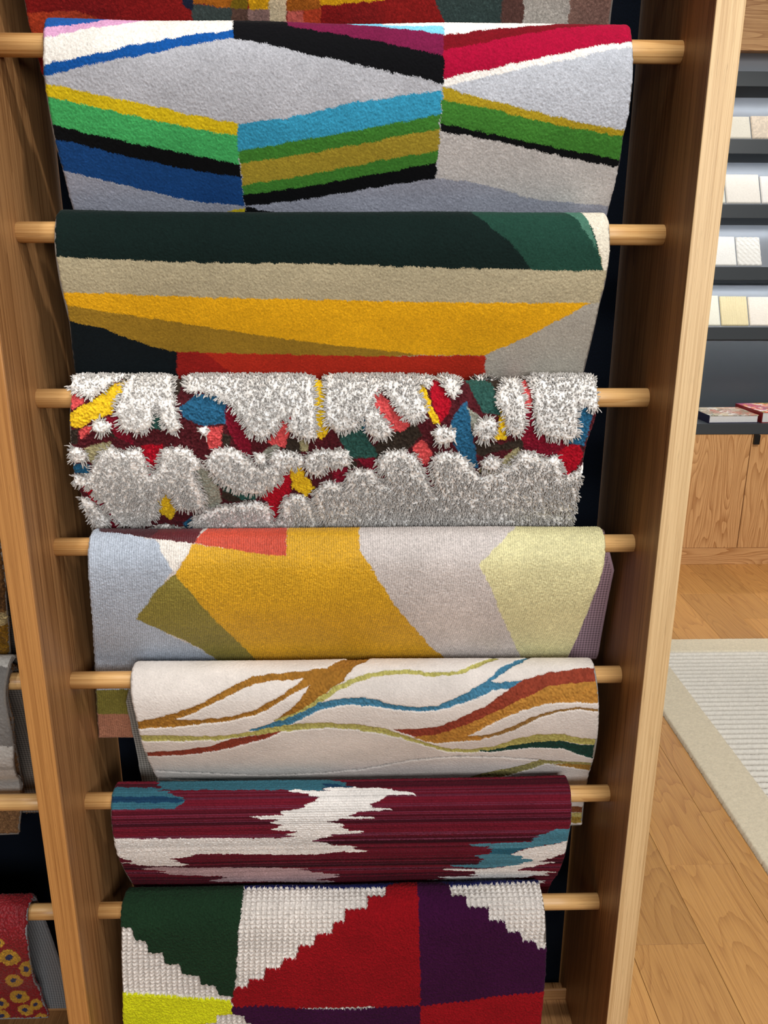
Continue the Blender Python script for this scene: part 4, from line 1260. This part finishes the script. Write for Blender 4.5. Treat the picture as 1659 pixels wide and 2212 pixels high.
LEDGES = [2.128+0.287, 2.128, 1.842, 1.555, 1.266]
for n, zb in enumerate(LEDGES):
    y = YC
    # tilted rest: front foot at zb, leaning back as it rises
    led = prism('ledge', [(y, zb-0.056), (y, zb), (y+0.012, zb+0.001), (y+0.115, zb+0.20), (y+0.419, zb+0.20), (y+0.419, zb+0.19), (y+0.122, zb+0.19), (y+0.021, zb-0.012), (y+0.012, zb-0.03), (y+0.012, zb-0.056)], CX0+0.001, CX1-0.001, M_SLOPE, cab, 120+n)
    fa = board('fascia', (CX0+0.001, y-0.006, zb-0.058), (CX1-0.001, y-0.0005, zb+0.003), M_DARK, led, 0, 0.0008, 130+n)
    st = board('led_strip', (CX0+0.02, y+0.022, zb-0.036), (CX1-0.02, y+0.034, zb-0.031), M_LED, led, 0, 0.0005, 140+n)
board('niche_top', (CX0+0.001, YC+0.013, 1.200), (CX1-0.001, YC+0.419, 1.208), M_DARK, cab, 0, 0.0005, 151)
board('led_strip', (CX0+0.02, YC+0.20, 1.194), (CX1-0.02, YC+0.215, 1.1998), M_LED2, cab, 0, 0.0005, 152)

# carpet samples leaning on the ledges
SAMP = [  # ledge, x px left, x px right, height, colour, rib, label
    (1, 1560, 1628, 0.112, (228, 222, 206), 0, 'smooth cream carpet sample on the top loaded ledge, left one'),
    (1, 1630, 1720, 0.116, (222, 206, 186), 1, 'beige speckled carpet sample on the top loaded ledge'),
    (2, 1500, 1574, 0.150, (232, 230, 214), 0, 'narrow off white sample half hidden by the rack, second loaded ledge'),
    (2, 1576, 1651, 0.150, (236, 230, 220), 0, 'broad off white carpet sample on the second loaded ledge'),
    (2, 1653, 1740, 0.142, (236, 232, 226), 0, 'white carpet sample at the photo edge, second loaded ledge'),
    (3, 1500, 1599, 0.152, (238, 236, 230), 0, 'plain white carpet sample on the third loaded ledge'),
    (3, 1601, 1654, 0.150, (234, 232, 226), 2, 'white carpet sample with diagonal wavy ridges'),
    (4, 1480, 1563, 0.160, (236, 234, 218), 0, 'plain ivory sample beside the yellow ribbed one, lowest ledge'),
    (4, 1565, 1625, 0.156, (232, 218, 176), 3, 'pale yellow vertically ribbed carpet sample on the lowest ledge'),
    (4, 1627, 1720, 0.154, (238, 230, 218), 0, 'creamy white sample at the photo edge on the lowest ledge')]


def sample(li, pa, pb, hgt, col, rib, label, seed):
    zb = LEDGES[li]+0.004
    x0 = on_y(pa, CY-200, YC)[0]; x1 = on_y(pb, CY-200, YC)[0]
    pym = {1: 275, 2: 400, 3: 530, 4: 665}[li]
    x0 = on_y(pa, pym, YC)[0]+0.001; x1 = on_y(pb, pym, YC)[0]-0.001
    nx, nz = int((x1-x0)/0.0025), int(hgt/0.0025)
    u = np.linspace(0, 1, nx); w = np.linspace(0, 1, nz)
    rng = np.random.default_rng(seed)
    X = x0+(x1-x0)*u[:, None]+0*w[None]; Zr = hgt*w[None]+0*u[:, None]
    hgtf = (vnoise(nx, nz, 1.6, 1.6, rng)-0.5)*0.0012
    if rib == 3: hgtf = hgtf+0.0012*np.sin(X/0.011*2*math.pi)
    if rib == 2: hgtf = hgtf+0.0022*np.sin((X*0.9+Zr*0.8+0.003*np.sin(Zr*300))/0.024*2*math.pi)
    ang = math.atan2(0.103, 0.199)
    ca, sa = math.cos(ang), math.sin(ang)
    n_ = np.array([-ca, sa])  # outward (y,z)
    tk = 0.009
    e = np.clip(np.minimum(np.minimum(X-x0, x1-X), np.minimum(Zr, hgt-Zr))/0.004, 0, 1)
    off = tk*np.sqrt(1-(1-e)**2)+hgtf*e
    y = YC+0.0135+Zr*sa+n_[0]*off; z = zb+0.004+Zr*ca+n_[1]*off
    c = np.empty(X.shape+(3,)); c[:] = lin(col)
    c *= np.exp(0.10*(rng.random(X.shape)-0.5))[..., None]
    if rib == 1: c *= (0.92+0.14*(vnoise(nx, nz, 3, 3, rng) > 0.5))[..., None]
    r = empty('carpet_sample', (float((x0+x1)/2), YC+0.02, zb), label, 'carpet sample', 'cream carpet samples on the tilted ledges')
    grid_mesh('pile', np.stack([X, y, z], -1), np.clip(c, 0, 1), M_PILE, r)
    bk = np.stack([X, YC+0.0135+Zr*sa, zb+0.004+Zr*ca], -1)[::6, ::6]
    bk = np.stack([X, YC+0.0138+Zr*sa, zb+0.004+Zr*ca], -1)
    grid_mesh('backing', bk[[0, -1]][:, [0, -1]][::-1], None, M_WALL, r)
    return r


for n, s_ in enumerate(SAMP): sample(*s_, seed=200+n)


# books on the counter
def cover_mat(name, cols, seed):
    m, nt, b = new_mat(name)
    N = nt.nodes; L = nt.links
    tc = N.new('ShaderNodeTexCoord')
    mp = N.new('ShaderNodeMapping'); mp.inputs['Location'].default_value = (seed, seed*2, 0)
    L.new(tc.outputs['Object'], mp.inputs[0])
    v = N.new('ShaderNodeTexVoronoi'); v.inputs['Scale'].default_value = 26
    n = N.new('ShaderNodeTexNoise'); n.inputs['Scale'].default_value = 30; n.inputs['Detail'].default_value = 3
    L.new(mp.outputs[0], n.inputs['Vector'])
    mx = N.new('ShaderNodeMix'); mx.data_type = 'RGBA'; mx.inputs[0].default_value = 0.2
    L.new(mp.outputs[0], mx.inputs[6]); L.new(n.outputs['Color'], mx.inputs[7])
    L.new(mx.outputs[2], v.inputs['Vector'])
    s = N.new('ShaderNodeSeparateColor'); L.new(v.outputs['Color'], s.inputs[0])
    cr = N.new('ShaderNodeValToRGB'); cr.color_ramp.interpolation = 'CONSTANT'
    for i, c in enumerate(cols):
        el = cr.color_ramp.elements[i] if i < 2 else cr.color_ramp.elements.new(i/len(cols))
        el.position = i/len(cols); el.color = rgba(c)
    L.new(s.outputs[0], cr.inputs[0]); L.new(cr.outputs[0], b.inputs['Base Color'])
    b.inputs['Roughness'].default_value = 0.3
    return m


M_PAGES = felt('page_block', (250, 249, 247))


def book(name_lbl, corner, rz, w, d, h, cols, spine_c, seed):
    """corner = front left bottom corner; spine on the left side"""
    r = empty('book', (corner[0], corner[1], 0.7802), name_lbl, 'book', 'picture books lying on the dark counter')
    r.rotation_euler = (0, 0, rz)
    mc = cover_mat('cover_%d' % seed, cols, seed)
    ms = plain('spine_%d' % seed, spine_c, 0.35)
    def lb(nm, lo, hi, m, par):
        o = board(nm, lo, hi, m, None, 1, 0.0006, seed)
        o.parent = par
        return o
    lb('pages', (0.004, 0.003, 0.0031), (w-0.003, d-0.003, h-0.0031), M_PAGES, r)
    lb('front_cover', (0.0, 0, h-0.003), (w, d, h), mc, r)
    lb('rear_cover', (0.0, 0, 0.0), (w, d, 0.003), ms, r)
    lb('spine', (-0.003, 0, 0.0), (-0.0002, d, h), ms, r)
    return r


p1 = on_z(1537, 917, 0.781); p2 = on_z(1656, 919, 0.781)
book('thick book with white page edge facing out and a busy patterned cover', (p1[0], YC+0.006), math.radians(2), 0.262, 0.235, 0.041,
     [(196, 180, 160), (150, 138, 120), (232, 228, 222), (176, 96, 72), (120, 124, 100), (206, 190, 160)], (22, 22, 58), 3)
book('dark red book with a colourful cover cut off by the photo edge', (p2[0]+0.006, YC+0.012), math.radians(5), 0.26, 0.27, 0.056,
     [(196, 60, 50), (226, 170, 80), (238, 232, 226), (120, 130, 60), (170, 60, 120), (222, 110, 60)], (124, 14, 20), 8)


# ------------------------------------------------------------------ ribbed carpet on the floor
def floor_carpet():
    x0, x1, y0, y1 = 1.128, 2.75, -0.4, 2.012
    st = 0.0036
    nx, ny = int((x1-x0)/st), int((y1-y0)/st)
    X = x0+(x1-x0)*np.linspace(0, 1, nx)[:, None]+np.zeros((1, ny)); Y = y0+(y1-y0)*np.linspace(0, 1, ny)[None]+np.zeros((nx, 1))
    rng = np.random.default_rng(31)
    inner = (X > x0+0.150) & (X < x1-0.15) & (Y < y1-0.118) & (Y > y0+0.118)
    dd = np.abs((Y/0.031) % 1-0.5)*0.031
    rib = 1-np.exp(-(np.abs(0.0155-dd-0.0)/0.0062)**2)
    Hh = np.where(inner, rib*0.016-0.008, 0.009)+(vnoise(nx, ny, 1.5, 1.5, rng)-0.5)*0.0014
    Hh = Hh+(vnoise(nx, ny, 3, 3, rng)-0.5)*0.0006
    e = np.clip(np.minimum(np.minimum(X-x0, x1-X), np.minimum(Y-y0, y1-Y))/0.009, 0, 1)
    Zz = 0.0012+(0.005+Hh)*np.sqrt(1-(1-e)**2)
    wob = (vnoise(nx, ny, 1e9, 12, rng)-0.5)*0.004
    c = np.empty(X.shape+(3,)); c[:] = lin((222, 209, 182))
    c[inner] = lin((226, 220, 208))
    c *= np.exp(0.12*(rng.random(X.shape)-0.5)+0.12*(vnoise(nx, ny, 1.7, 1.7, rng)-0.5))[..., None]
    c *= np.where(inner, 0.86+0.14*rib, 1)[..., None]  # shade in the grooves between ribs, painted into the colour
    r = empty('ribbed_carpet', ((x0+x1)/2, (y0+y1)/2, 0), 'cream carpet with ribbed centre and plain border lying on the oak floor', 'carpet')
    grid_mesh('pile', np.stack([X+(rng.random(X.shape)-0.5)*0.002, Y+(rng.random(X.shape)-0.5)*0.0015, Zz], -1), np.clip(c, 0, 1), M_PILE, r)
    board('backing', (x0+0.001, y0+0.001, 0.0002), (x1-0.001, y1-0.001, 0.0032), felt('carpet_backing', (70, 52, 36)), r, 0, 0.0005)


floor_carpet()
